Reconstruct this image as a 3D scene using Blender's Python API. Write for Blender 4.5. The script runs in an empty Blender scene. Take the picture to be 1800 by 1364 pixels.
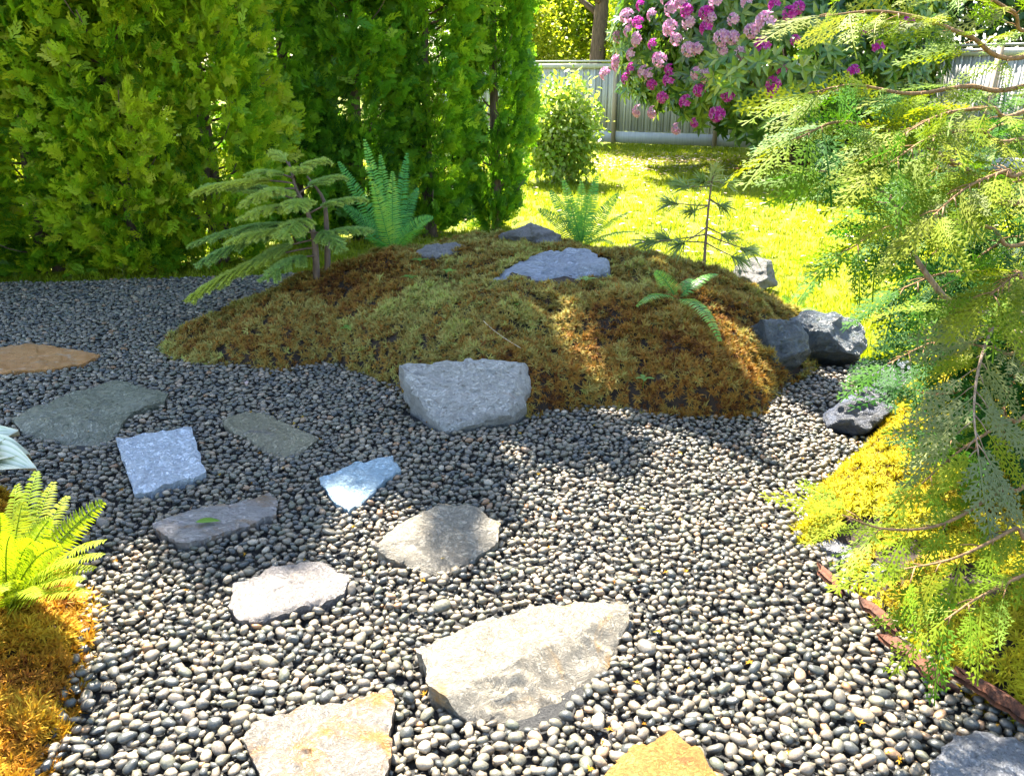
import bpy, bmesh, math, random
import numpy as np
from mathutils import Vector, noise

random.seed(7)
rng = np.random.default_rng(7)
SC = bpy.context.scene
COL = SC.collection

# ------------------------------------------------------------------ camera
F_PX, CX, CY = 1440.0, 900.0, 682.0
EYE = np.array([0.0, 0.0, 1.6])
PITCH = math.radians(21.1)
RIGHT = np.array([1.0, 0, 0])
FWD = np.array([0, math.cos(PITCH), -math.sin(PITCH)])
UP = np.array([0, math.sin(PITCH), math.cos(PITCH)])
cam_d = bpy.data.cameras.new('camera')
cam = bpy.data.objects.new('camera', cam_d)
COL.objects.link(cam)
cam.location = EYE
cam.rotation_euler = (math.radians(90) - PITCH, 0, 0)
cam_d.sensor_fit = 'HORIZONTAL'
cam_d.sensor_width = 36.0
cam_d.lens = 36.0 * F_PX / 1800.0
cam_d.clip_start = 0.05
cam_d.clip_end = 400
SC.camera = cam

# ------------------------------------------------------------------ sky, sun, exposure
SUN_AZ = math.atan2(-0.34, 0.94)          # from behind, a little to the left
SUN_EL = math.radians(52)
world = bpy.data.worlds.new('World')
SC.world = world
world.use_nodes = True
wn = world.node_tree
sky = wn.nodes.new('ShaderNodeTexSky')
sky.sky_type = 'NISHITA'
sky.sun_disc = False
sky.sun_elevation = SUN_EL
sky.sun_rotation = SUN_AZ
bg = wn.nodes['Background']
bg.inputs['Strength'].default_value = 0.082
wn.links.new(sky.outputs[0], bg.inputs['Color'])
sun_d = bpy.data.lights.new('sun', 'SUN')
sun_d.energy = 5.0
sun_d.angle = math.radians(0.6)
sun_d.color = (1.0, 0.93, 0.81)
sun = bpy.data.objects.new('sun', sun_d)
COL.objects.link(sun)
S_DIR = Vector((math.sin(SUN_AZ) * math.cos(SUN_EL), math.cos(SUN_AZ) * math.cos(SUN_EL), math.sin(SUN_EL)))
sun.rotation_euler = S_DIR.to_track_quat('Z', 'Y').to_euler()
sun.location = (0, 0, 20)
SC.view_settings.view_transform = 'Standard'
SC.view_settings.look = 'None'
SC.view_settings.gamma = 1.0
SC.view_settings.exposure = 2.88
SC.render.engine = 'CYCLES'
SC.cycles.max_bounces = 14
SC.cycles.diffuse_bounces = 9
SC.cycles.glossy_bounces = 2
SC.cycles.transmission_bounces = 9


# ------------------------------------------------------------------ pixel to place
def ray(px, py):
    return RIGHT * ((px - CX) / F_PX) + FWD - UP * ((py - CY) / F_PX)


def at(px, py, z=0.0):
    r = ray(px, py)
    return EYE + r * ((z - EYE[2]) / r[2])


def dep(px, py, d):
    return EYE + ray(px, py) * d


def on_plane(px, py, pt, n):
    r = ray(px, py)
    return EYE + r * (np.dot(pt - EYE, n) / np.dot(r, n))


# ------------------------------------------------------------------ mesh helpers
ORG = {}


def tag(o, label=None, cat=None, group=None, kind=None):
    if label: o['label'] = label
    if cat: o['category'] = cat
    if group: o['group'] = group
    if kind: o['kind'] = kind
    return o


def empty(name, loc, label=None, cat=None, group=None):
    o = bpy.data.objects.new(name, None)
    o.empty_display_size = 0.1
    COL.objects.link(o)
    o.location = [float(v) for v in loc]
    ORG[o.name] = np.array(loc, dtype=float)
    return tag(o, label, cat, group)


def mesh_data(name, V, Fc, mat, rnd=None, smooth=False):
    V = np.asarray(V, dtype=np.float32)
    Fc = np.asarray(Fc, dtype=np.int32)
    me = bpy.data.meshes.new(name)
    n, k = Fc.shape
    me.vertices.add(len(V))
    me.vertices.foreach_set('co', V.ravel())
    me.loops.add(n * k)
    me.loops.foreach_set('vertex_index', Fc.ravel())
    me.polygons.add(n)
    me.polygons.foreach_set('loop_start', np.arange(n, dtype=np.int32) * k)
    me.polygons.foreach_set('loop_total', np.full(n, k, dtype=np.int32))
    if smooth:
        me.polygons.foreach_set('use_smooth', np.ones(n, dtype=bool))
    if rnd is not None:
        a = me.attributes.new('rnd', 'FLOAT', 'POINT')
        a.data.foreach_set('value', np.asarray(rnd, dtype=np.float32))
    me.update(calc_edges=True)
    me.validate()
    if mat: me.materials.append(mat)
    return me


def mk(name, V, Fc, mat, parent=None, rnd=None, smooth=False):
    V = np.asarray(V, dtype=float)
    if parent is not None:
        org = ORG.get(parent.name, np.zeros(3))
    else:
        org = np.zeros(3)
    o = bpy.data.objects.new(name, mesh_data(name, V - org, Fc, mat, rnd, smooth))
    COL.objects.link(o)
    if parent is not None: o.parent = parent
    ORG[o.name] = org
    return o


class Acc:
    def __init__(s): s.V, s.F, s.R, s.n = [], [], [], 0

    def add(s, V, Fc, r=0.5):
        V = np.asarray(V, float); Fc = np.asarray(Fc, int)
        if Fc.shape[1] == 4:
            Fc = np.concatenate([Fc[:, [0, 1, 2]], Fc[:, [0, 2, 3]]])
        s.V.append(V); s.F.append(Fc + s.n); s.n += len(V)
        s.R.append(np.full(len(V), r) if np.isscalar(r) else np.asarray(r, float))

    def arr(s): return np.concatenate(s.V), np.concatenate(s.F), np.concatenate(s.R)

    def build(s, name, mat, parent=None, smooth=False):
        V, Fc, R = s.arr()
        return mk(name, V, Fc, mat, parent, R, smooth)


def nrm(a):
    a = np.asarray(a, float)
    return a / np.maximum(np.linalg.norm(a, axis=-1, keepdims=True), 1e-9)


def frames(d, u):
    """columns: side, along, normal"""
    y = nrm(d)
    x = nrm(np.cross(y, u))
    z = np.cross(x, y)
    return np.stack([x, y, z], axis=-1)


def scatter(T, M, P, S, r):
    """copy template T=(V,F) with frames M (k,3,3), places P, sizes S, random r"""
    V, Fc = T
    k, n = len(P), len(V)
    S = np.asarray(S, float)
    if S.ndim == 1: S = S[:, None].repeat(3, 1)
    W = np.einsum('kij,kvj->kvi', M, V[None] * S[:, None, :]) + P[:, None, :]
    Fa = (Fc[None] + (np.arange(k) * n)[:, None, None]).reshape(-1, 3)
    return W.reshape(-1, 3), Fa, np.repeat(r, n)


def rand_rot(k):
    q = nrm(rng.normal(size=(k, 4)))
    w, x, y, z = q.T
    return np.stack([np.stack([1 - 2 * (y * y + z * z), 2 * (x * y - z * w), 2 * (x * z + y * w)], -1),
                     np.stack([2 * (x * y + z * w), 1 - 2 * (x * x + z * z), 2 * (y * z - x * w)], -1),
                     np.stack([2 * (x * z - y * w), 2 * (y * z + x * w), 1 - 2 * (x * x + y * y)], -1)], 1)


def tube(pts, rad, seg=6):
    pts = np.asarray(pts, float); n = len(pts)
    rad = np.broadcast_to(np.asarray(rad, float), (n,))
    t = nrm(np.gradient(pts, axis=0))
    ref = np.array([0.31, 0.17, 0.93]) if abs(t[0][2]) < 0.9 else np.array([0.9, 0.3, 0.1])
    x = nrm(np.cross(t, ref)); y = np.cross(t, x)
    a = np.arange(seg) / seg * 2 * math.pi
    V = pts[:, None] + rad[:, None, None] * (np.cos(a)[None, :, None] * x[:, None] + np.sin(a)[None, :, None] * y[:, None])
    V = V.reshape(-1, 3)
    Fq = []
    for i in range(n - 1):
        for j in range(seg):
            j2 = (j + 1) % seg
            Fq += [(i * seg + j, i * seg + j2, (i + 1) * seg + j2), (i * seg + j, (i + 1) * seg + j2, (i + 1) * seg + j)]
    V = np.concatenate([V, pts[:1], pts[-1:]])
    b = n * seg
    for j in range(seg):
        j2 = (j + 1) % seg
        Fq += [(j2, j, b), ((n - 1) * seg + j, (n - 1) * seg + j2, b + 1)]
    return V, np.array(Fq)


def bez(p0, p1, p2, n):
    t = np.linspace(0, 1, n)[:, None]
    return (1 - t) ** 2 * np.asarray(p0) + 2 * t * (1 - t) * np.asarray(p1) + t * t * np.asarray(p2)


def spline(pts, n):
    """Catmull-Rom through pts"""
    P = np.asarray(pts, float)
    P = np.concatenate([2 * P[:1] - P[1:2], P, 2 * P[-1:] - P[-2:-1]])
    m = len(P) - 3
    out = []
    for s in np.linspace(0, m - 1e-6, n):
        i = int(s); t = s - i
        a, b, c, d = P[i:i + 4]
        out.append(0.5 * (2 * b + (c - a) * t + (2 * a - 5 * b + 4 * c - d) * t * t + (3 * b - a - 3 * c + d) * t ** 3))
    return np.array(out)


def boxes(acc, c, half, r=0.5, ax=None):
    s = np.array([[-1, -1, -1], [1, -1, -1], [1, 1, -1], [-1, 1, -1], [-1, -1, 1], [1, -1, 1], [1, 1, 1], [-1, 1, 1]], float)
    V = s * np.asarray(half)
    if ax is not None: V = V @ np.asarray(ax)
    acc.add(V + np.asarray(c), [(0, 3, 2, 1), (4, 5, 6, 7), (0, 1, 5, 4), (1, 2, 6, 5), (2, 3, 7, 6), (3, 0, 4, 7)], r)


def fnoise(p, oct=4):
    return noise.fractal(Vector(p), 1.0, 2.0, oct)


# ------------------------------------------------------------------ materials
def new_mat(name):
    m = bpy.data.materials.new(name)
    m.use_nodes = True
    nt = m.node_tree
    return m, nt, nt.nodes['Principled BSDF'], nt.nodes['Material Output']


def rnd_node(nt):
    """per-piece random: mesh attribute plus the object's own random"""
    at_ = nt.nodes.new('ShaderNodeAttribute'); at_.attribute_name = 'rnd'
    return at_.outputs['Fac']


def ramp(nt, fac, stops, interp='LINEAR'):
    r = nt.nodes.new('ShaderNodeValToRGB')
    r.color_ramp.interpolation = interp
    while len(r.color_ramp.elements) < len(stops): r.color_ramp.elements.new(0.5)
    for e, (p, c) in zip(r.color_ramp.elements, stops):
        e.position = p; e.color = (*c, 1)
    nt.links.new(fac, r.inputs['Fac'])
    return r.outputs['Color']


def noise_node(nt, scale, detail=5, rough=0.6, dist=0.0, coord=None):
    n = nt.nodes.new('ShaderNodeTexNoise')
    n.inputs['Scale'].default_value = scale
    n.inputs['Detail'].default_value = detail
    n.inputs['Roughness'].default_value = rough
    n.inputs['Distortion'].default_value = dist
    if coord is None:
        tc = nt.nodes.new('ShaderNodeTexCoord'); coord = tc.outputs['Object']
    nt.links.new(coord, n.inputs['Vector'])
    return n.outputs['Fac']


def mix(nt, fac, a, b, mode='MIX'):
    m = nt.nodes.new('ShaderNodeMix'); m.data_type = 'RGBA'; m.blend_type = mode
    for k, v in ((0, fac), (6, a), (7, b)):
        if hasattr(v, 'is_linked') or hasattr(v, 'links'): nt.links.new(v, m.inputs[k])
        elif k == 0: m.inputs[k].default_value = v
        else: m.inputs[k].default_value = (*v, 1)
    return m.outputs[2]


def math_node(nt, op, a, b=None):
    m = nt.nodes.new('ShaderNodeMath'); m.operation = op
    for i, v in enumerate((a, b)):
        if v is None: continue
        if hasattr(v, 'links'): nt.links.new(v, m.inputs[i])
        else: m.inputs[i].default_value = v
    return m.outputs[0]


def bump(nt, bs, height, strength=0.3, dist=0.01):
    b = nt.nodes.new('ShaderNodeBump')
    b.inputs['Strength'].default_value = strength
    b.inputs['Distance'].default_value = dist
    nt.links.new(height, b.inputs['Height'])
    nt.links.new(b.outputs[0], bs.inputs['Normal'])


def leaf_mat(name, stops, trans=0.4, rough=0.45, spec=0.4, tint=(1.15, 1.1, 0.5)):
    m, nt, bs, out = new_mat(name)
    oi = nt.nodes.new('ShaderNodeObjectInfo')
    jit = math_node(nt, 'MULTIPLY', math_node(nt, 'SUBTRACT', oi.outputs['Random'], 0.5), 0.22)
    col = ramp(nt, math_node(nt, 'ADD', rnd_node(nt), jit), stops)
    nt.links.new(col, bs.inputs['Base Color'])
    bs.inputs['Roughness'].default_value = rough
    bs.inputs['Specular IOR Level'].default_value = spec
    tr = nt.nodes.new('ShaderNodeBsdfTranslucent')
    nt.links.new(mix(nt, 1.0, col, tint, 'MULTIPLY'), tr.inputs['Color'])
    ms = nt.nodes.new('ShaderNodeMixShader'); ms.inputs[0].default_value = trans
    nt.links.new(bs.outputs[0], ms.inputs[1]); nt.links.new(tr.outputs[0], ms.inputs[2])
    nt.links.new(ms.outputs[0], out.inputs['Surface'])
    return m


def bark_mat(name, c1, c2, scale=30):
    m, nt, bs, out = new_mat(name)
    tc = nt.nodes.new('ShaderNodeTexCoord')
    mp = nt.nodes.new('ShaderNodeMapping'); mp.inputs['Scale'].default_value = (1, 1, 0.18)
    nt.links.new(tc.outputs['Object'], mp.inputs['Vector'])
    n = noise_node(nt, scale, 6, 0.65, 0.3, mp.outputs[0])
    nt.links.new(ramp(nt, n, [(0.3, c1), (0.7, c2)]), bs.inputs['Base Color'])
    bs.inputs['Roughness'].default_value = 0.85
    bump(nt, bs, n, 0.8, 0.012)
    return m


def stone_mat(name, a, b, stain=None, amt=0.5, rough=0.55, scale=6.0, spec=0.5, streak=1.0, lichen=None):
    m, nt, bs, out = new_mat(name)
    tc = nt.nodes.new('ShaderNodeTexCoord')
    oi = nt.nodes.new('ShaderNodeObjectInfo')
    mp = nt.nodes.new('ShaderNodeMapping')
    mp.inputs['Scale'].default_value = (1, streak, 1)
    mp.inputs['Rotation'].default_value = (0.3, 0.2, random.uniform(-0.9, 0.9))
    mp.inputs['Location'].default_value = [random.uniform(-9, 9) for _ in range(3)]
    nt.links.new(tc.outputs['Object'], mp.inputs['Vector'])
    co = mp.outputs[0]
    big = noise_node(nt, scale, 8, 0.68, 0.6, co)
    fine = noise_node(nt, scale * 14, 6, 0.7, 0.2, co)
    col = ramp(nt, big, [(0.32, a), (0.66, b)])
    col = mix(nt, 0.55, col, ramp(nt, fine, [(0.3, tuple(v * 0.5 for v in a)), (0.5, tuple((p + q) / 2 for p, q in zip(a, b))), (0.75, tuple(min(1, v * 1.25) for v in b))]))
    if stain:
        st = noise_node(nt, scale * 0.8, 7, 0.72, 0.9, co)
        lo = 0.72 - 0.36 * amt
        col = mix(nt, ramp(nt, st, [(lo, (0, 0, 0)), (lo + 0.14, (0.92, 0.92, 0.92))]), col, stain)
    if lichen:
        lc = noise_node(nt, scale * 5, 4, 0.6, 0.4, co)
        col = mix(nt, ramp(nt, lc, [(0.58, (0, 0, 0)), (0.66, (0.8, 0.8, 0.8))]), col, lichen)
    nt.links.new(col, bs.inputs['Base Color'])
    rr = ramp(nt, fine, [(0.3, (rough * 0.75,) * 3), (0.7, (min(1, rough * 1.3),) * 3)])
    nt.links.new(rr, bs.inputs['Roughness'])
    bs.inputs['Specular IOR Level'].default_value = spec
    h = math_node(nt, 'ADD', math_node(nt, 'MULTIPLY', big, 1.4), fine)
    vein = noise_node(nt, scale * 3.2, 6, 0.75, 2.2, co)
    h = math_node(nt, 'ADD', h, math_node(nt, 'MULTIPLY', ramp(nt, vein, [(0.44, (1, 1, 1)), (0.5, (0, 0, 0)), (0.56, (1, 1, 1))]), 0.5))
    bump(nt, bs, h, 0.9, 0.014)
    return m


def soil_mat(name, a, b, scale=40, strength=0.8):
    m, nt, bs, out = new_mat(name)
    n = noise_node(nt, scale, 8, 0.7)
    nt.links.new(ramp(nt, n, [(0.35, a), (0.68, b)]), bs.inputs['Base Color'])
    bs.inputs['Roughness'].default_value = 0.9
    bump(nt, bs, n, strength, 0.02)
    return m


def pebble_mat():
    m, nt, bs, out = new_mat('river_pebble')
    oi = nt.nodes.new('ShaderNodeObjectInfo')
    r = math_node(nt, 'FRACT', math_node(nt, 'ADD', rnd_node(nt), math_node(nt, 'MULTIPLY', oi.outputs['Random'], 7.31)))
    col = ramp(nt, r, [(0.0, (0.045, 0.049, 0.045)), (0.12, (0.076, 0.081, 0.074)), (0.24, (0.134, 0.121, 0.097)), (0.42, (0.178, 0.150, 0.112)), (0.54, (0.108, 0.114, 0.082)), (0.66, (0.208, 0.172, 0.122)),
                       (0.76, (0.139, 0.138, 0.102)), (0.86, (0.254, 0.207, 0.141)), (0.93, (0.328, 0.274, 0.195)), (0.965, (0.254, 0.138, 0.064)), (1.0, (0.404, 0.357, 0.272))])
    tc = nt.nodes.new('ShaderNodeTexCoord')
    geo = nt.nodes.new('ShaderNodeNewGeometry')
    n = noise_node(nt, 110, 6, 0.7, 0.3, geo.outputs['Position'])
    n2 = noise_node(nt, 420, 3, 0.6, 0.0, geo.outputs['Position'])
    col = mix(nt, 0.85, col, ramp(nt, n, [(0.3, (0.5, 0.5, 0.52)), (0.7, (1.35, 1.3, 1.22))]), 'MULTIPLY')
    col = mix(nt, 0.5, col, ramp(nt, n2, [(0.35, (0.6, 0.6, 0.6)), (0.65, (1.3, 1.3, 1.3))]), 'MULTIPLY')
    nt.links.new(col, bs.inputs['Base Color'])
    bs.inputs['Roughness'].default_value = 0.36
    bs.inputs['Specular IOR Level'].default_value = 0.5
    bump(nt, bs, n, 0.3, 0.004)
    return m


M_PEB = pebble_mat()
M_SOIL = soil_mat('dark_soil', (0.018, 0.014, 0.011), (0.06, 0.045, 0.032))
M_GRIT = soil_mat('gravel_grit', (0.016, 0.017, 0.018), (0.075, 0.073, 0.07), 160, 1.0)
M_MULCH = soil_mat('moss_bed_soil', (0.014, 0.009, 0.006), (0.05, 0.028, 0.014), 30)
M_BARK = bark_mat('grey_brown_bark', (0.06, 0.038, 0.024), (0.2, 0.13, 0.085))
M_BARK_RED = bark_mat('red_cedar_bark', (0.035, 0.012, 0.006), (0.16, 0.05, 0.018), 50)
M_TWIG = bark_mat('pale_twig_bark', (0.16, 0.09, 0.055), (0.4, 0.29, 0.2), 60)
M_TWIG2 = bark_mat('ochre_twig_bark', (0.14, 0.07, 0.025), (0.32, 0.18, 0.07), 60)

# ------------------------------------------------------------------ terrain functions


def seg_dist(X, Y, A, B):
    d = B - A
    t = np.clip(((X - A[0]) * d[0] + (Y - A[1]) * d[1]) / np.dot(d, d), 0, 1)
    return np.hypot(X - A[0] - t * d[0], Y - A[1] - t * d[1])


def inside_dist(X, Y, poly):
    """signed distance, positive inside"""
    X = np.asarray(X, float); Y = np.asarray(Y, float)
    P = np.asarray(poly, float)[:, :2]
    dmin = np.full(X.shape, 1e9); ins = np.zeros(X.shape, bool)
    for i in range(len(P)):
        A, B = P[i], P[(i + 1) % len(P)]
        dmin = np.minimum(dmin, seg_dist(X, Y, A, B))
        c = ((A[1] > Y) != (B[1] > Y))
        xi = (B[0] - A[0]) * (Y - A[1]) / (B[1] - A[1] + 1e-12) + A[0]
        ins ^= c & (X < xi)
    return np.where(ins, dmin, -dmin)


G = lambda pts, z=0.0: [tuple(at(x, y, z)[:2]) for x, y in pts]
MOUND = G([(284, 618), (320, 640), (400, 650), (480, 658), (570, 645), (650, 664), (720, 700), (800, 742), (930, 738), (1040, 722), (1150, 735), (1260, 742),
           (1335, 736), (1362, 700)]) + [(1.66, 4.35), (1.92, 4.75), (1.84, 5.35), (1.5, 5.9), (0.9, 6.5), (0.1, 6.75), (-0.7, 6.7), (-1.25, 6.3), (-1.6, 5.75), (-2.05, 5.2)]
BANK = G([(1570, 742), (1525, 790), (1425, 890), (1412, 955), (1475, 985), (1545, 1085), (1640, 1160), (1720, 1225), (1800, 1290), (1900, 1370)]) + \
       [(2.2, 1.1), (3.8, 1.0), (4.4, 3.0), (3.9, 4.6), (2.55, 4.5), (2.05, 4.05)]
LEFTM = G([(0, 880), (105, 1000), (150, 1075), (140, 1150), (125, 1215), (100, 1290), (70, 1370), (20, 1440)]) + [(-1.35, 1.0), (-2.6, 1.0), (-2.7, 2.2), (-2.2, 2.75)]


def h_mound(X, Y):
    d = inside_dist(X, Y, MOUND)
    cap = np.interp(X, [-2.2, -1.75, -1.35, -1.0, 0.0, 0.8, 1.5, 2.1], [0.15, 0.22, 0.38, 0.415, 0.44, 0.43, 0.4, 0.3])
    t = np.clip(d / 1.25, 0, 1)
    return np.where(d > 0, cap * (1 - (1 - t) ** 2) ** 0.72 + 0.05 * np.clip(d / 0.06, 0, 1), -0.06)


def h_bank(X, Y):
    d = inside_dist(X, Y, BANK)
    t = np.clip(d / 0.35, 0, 1)
    return np.where(d > 0, 0.2 * (1 - (1 - t) ** 2) ** 0.6 + 0.05 * np.clip(d / 0.9, 0, 1), -0.06)


def h_left(X, Y):
    d = inside_dist(X, Y, LEFTM)
    t = np.clip(d / 0.3, 0, 1)
    return np.where(d > 0, 0.13 * (1 - (1 - t) ** 2) ** 0.6, -0.06)


def ground(x, y):
    X, Y = np.array([x]), np.array([y])
    return max(0.0, float(h_mound(X, Y)[0]), float(h_bank(X, Y)[0]), float(h_left(X, Y)[0]))


HIT = {}


def hit(px, py):
    """where the pixel's ray meets the ground, mound or bank"""
    if (px, py) not in HIT:
        P = EYE + ray(px, py) * np.arange(1.2, 25, 0.005)[:, None]
        g = np.maximum(np.maximum(h_mound(P[:, 0], P[:, 1]), h_bank(P[:, 0], P[:, 1])), np.maximum(h_left(P[:, 0], P[:, 1]), 0))
        HIT[(px, py)] = P[np.argmax(P[:, 2] <= g)]
    return HIT[(px, py)].copy()


def on_crest(px, py):
    """the first place on or below this pixel where the ray lands on the mound itself"""
    while hit(px, py)[1] > 5.9 and py < 560: py += 2
    return hit(px, py)


def height_mesh(name, hf, box, step, mat, amp, label_kind='structure'):
    x0, x1, y0, y1 = box
    xs = np.arange(x0, x1, step); ys = np.arange(y0, y1, step)
    X, Y = np.meshgrid(xs, ys)
    Z = hf(X, Y)
    nz = np.array([[fnoise((x * 3, y * 3, 1.7)) for x in xs] for y in ys])
    Z = np.where(Z > 0, Z + nz * amp, Z)
    V = np.stack([X, Y, Z], -1).reshape(-1, 3)
    nx, ny = len(xs), len(ys)
    I = np.arange(nx * ny).reshape(ny, nx)
    Q = np.stack([I[:-1, :-1], I[:-1, 1:], I[1:, 1:], I[1:, :-1]], -1).reshape(-1, 4)
    keep = (V[Q][:, :, 2].max(1) > -0.05)
    o = mk(name, V, Q[keep], mat, smooth=True)
    return tag(o, kind=label_kind)


# ------------------------------------------------------------------ setting: lawn, gravel bed, mound, banks
def lawn_mat():
    m, nt, bs, out = new_mat('lawn_turf')
    n1 = noise_node(nt, 1.1, 5, 0.6)
    n2 = noise_node(nt, 55, 6, 0.75)
    c = ramp(nt, n1, [(0.3, (0.175, 0.224, 0.008)), (0.55, (0.239, 0.265, 0.010)), (0.75, (0.293, 0.286, 0.025))])
    c = mix(nt, 0.8, c, ramp(nt, n2, [(0.3, (0.5, 0.52, 0.4)), (0.7, (1.2, 1.2, 1.1))]), 'MULTIPLY')
    nt.links.new(c, bs.inputs['Base Color'])
    bs.inputs['Roughness'].default_value = 0.8
    bs.inputs['Specular IOR Level'].default_value = 0.2
    bump(nt, bs, n2, 0.9, 0.03)
    return m


M_LAWN = lawn_mat()
gx = np.linspace(-70, 70, 57); gy = np.linspace(-25, 110, 55)
X, Y = np.meshgrid(gx, gy)
Z = np.full(X.shape, -0.004)
I = np.arange(X.size).reshape(X.shape)
Q = np.stack([I[:-1, :-1], I[:-1, 1:], I[1:, 1:], I[1:, :-1]], -1).reshape(-1, 4)
tag(mk('lawn', np.stack([X, Y, Z], -1).reshape(-1, 3), Q, M_LAWN), kind='structure')

BED = [(-6.0, -1.5), (4.5, -1.5), (4.2, 1.5), (3.0, 3.8), (2.15, 4.45), (1.6, 5.2), (0.2, 5.9), (-0.8, 6.1), (-1.35, 6.55), (-1.75, 6.75), (-2.6, 6.6), (-3.6, 6.45), (-6.0, 6.3)]
bv = [(x, y, 0.002) for x, y in BED]
bm = bmesh.new()
vs = [bm.verts.new(v) for v in bv]
f = bm.faces.new(vs)
bmesh.ops.triangulate(bm, faces=[f])
me = bpy.data.meshes.new('gravel_bed'); bm.to_mesh(me); bm.free()
me.materials.append(M_GRIT)
bed = bpy.data.objects.new('gravel_bed', me); COL.objects.link(bed); tag(bed, kind='structure')

height_mesh('moss_mound', h_mound, (-2.4, 2.4, 3.4, 7.0), 0.05, M_MULCH, 0.06)
height_mesh('moss_bank', h_bank, (0.9, 4.6, 0.9, 4.8), 0.05, M_MULCH, 0.04)
height_mesh('moss_patch', h_left, (-2.8, -0.8, 0.9, 3.0), 0.04, M_MULCH, 0.02)

# ------------------------------------------------------------------ stepping stones and boulders
STONE_POLYS = []          # world outlines, to keep pebbles off them


def slab(name, label, poly, mat, cat, group=None, z=0.045, plane=None, thick=0.07, facets=(), rough=0.005, terrace=0.006, seed=0, jag=0.006, push=0.0):
    if plane is None: pt, n = np.array([0, 0, z]), np.array([0, 0, 1.0])
    else: pt, n = np.asarray(plane[0], float), nrm(plane[1])
    W = np.array([on_plane(x, y, pt, n) for x, y in poly])
    u = nrm(np.cross([0, 1, 0], n)); v = np.cross(n, u)
    c = W.mean(0)
    P2 = np.stack([(W - c) @ u, (W - c) @ v], -1)
    # resample outline with jagged breaks
    N = 132
    per = np.concatenate([P2, P2[:1]])
    L = np.concatenate([[0], np.cumsum(np.linalg.norm(np.diff(per, axis=0), axis=1))])
    s = np.linspace(0, L[-1], N, endpoint=False)
    O = np.stack([np.interp(s, L, per[:, 0]), np.interp(s, L, per[:, 1])], -1)
    out = nrm(O)
    jn = np.array([fnoise((p[0] * 9 + seed * 3.1, p[1] * 9, seed), 5) for p in O])
    jn2 = np.array([noise.cell(Vector((p[0] * 28 + seed, p[1] * 28, seed))) - 0.5 for p in O])
    O = O + out * (jn * jag * 2.2 + jn2 * jag)[:, None]
    FL = []
    for (a, b, sl) in facets:
        A = np.array([(on_plane(*a, pt, n) - c) @ u, (on_plane(*a, pt, n) - c) @ v])
        B = np.array([(on_plane(*b, pt, n) - c) @ u, (on_plane(*b, pt, n) - c) @ v])
        d = nrm(B - A); m_ = np.array([d[1], -d[0]])
        if np.dot(-A, m_) > 0: m_ = -m_
        FL.append((A, m_, sl))

    def top(p, s_):
        h = fnoise((p[0] * 7 + seed * 5, p[1] * 7, seed * 1.7), 5) * rough * 1.6
        # broken layers: a few flat steps running across the stone
        w = p[0] * 2.2 + p[1] * 3.7 + fnoise((p[0] * 4, p[1] * 4 + seed, 2.0), 4) * 0.9 + seed * 0.37
        q = w * 2.0
        fr = q - math.floor(q)
        h += terrace * (min(1.0, fr / 0.88) if fr < 0.88 else (1 - fr) / 0.12) - terrace * 0.5
        h += 0.25 * rough * noise.noise(Vector((p[0] * 60, p[1] * 60, seed)))
        if s_ > 0.9: h -= (s_ - 0.9) / 0.1 * rough * (1.1 + 1.2 * noise.noise(Vector((p[0] * 20, p[1] * 20, seed))))
        for (A, m_, sl) in FL:
            dd = np.dot(p - A, m_) + 0.012 * noise.noise(Vector((p[0] * 18, p[1] * 18, seed + 4)))
            if dd > 0: h -= sl * dd
        return h
    K = 20
    V = [c + n * top(np.zeros(2), 0)]
    hs = {}
    for k in range(1, K + 1):
        sk = (k / K) ** 0.85
        for i in range(N):
            p = O[i] * sk
            V.append(c + u * p[0] + v * p[1] + n * top(p, sk))
    LV = 5
    for k in range(1, LV + 1):
        for i in range(N):
            p = O[i]
            base = V[1 + (K - 1) * N + i]
            off = jag * 1.3 * noise.noise(Vector((p[0] * 16, p[1] * 16, k * 1.9 + seed))) - 0.012 * (k / LV)
            V.append(base + (u * out[i][0] + v * out[i][1]) * (off + push * k / LV) - n * thick * k / LV)
    V.append(c - n * thick)
    Fc = [(0, 1 + i, 1 + (i + 1) % N) for i in range(N)]
    for k in range(K + LV - 1):
        for i in range(N):
            a, b = 1 + k * N + i, 1 + k * N + (i + 1) % N
            Fc += [(a, a + N, b + N), (a, b + N, b)]
    last = 1 + (K + LV - 1) * N
    Fc += [(last + i, len(V) - 1, last + (i + 1) % N) for i in range(N)]
    V = np.array(V)
    loc = np.array([c[0], c[1], V[:, 2].min()])
    o = bpy.data.objects.new(name, mesh_data(name, V - loc, Fc, mat, smooth=False)); COL.objects.link(o)
    o.location = loc
    me = o.data
    sm = np.zeros(len(me.polygons), bool); sm[:N + 2 * (K - 2) * N] = True
    me.polygons.foreach_set('use_smooth', sm)
    tag(o, label, cat, group)
    STONE_POLYS.append([tuple(p[:2]) for p in V[1 + (K - 1) * N:1 + K * N:4]])
    return o


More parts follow.
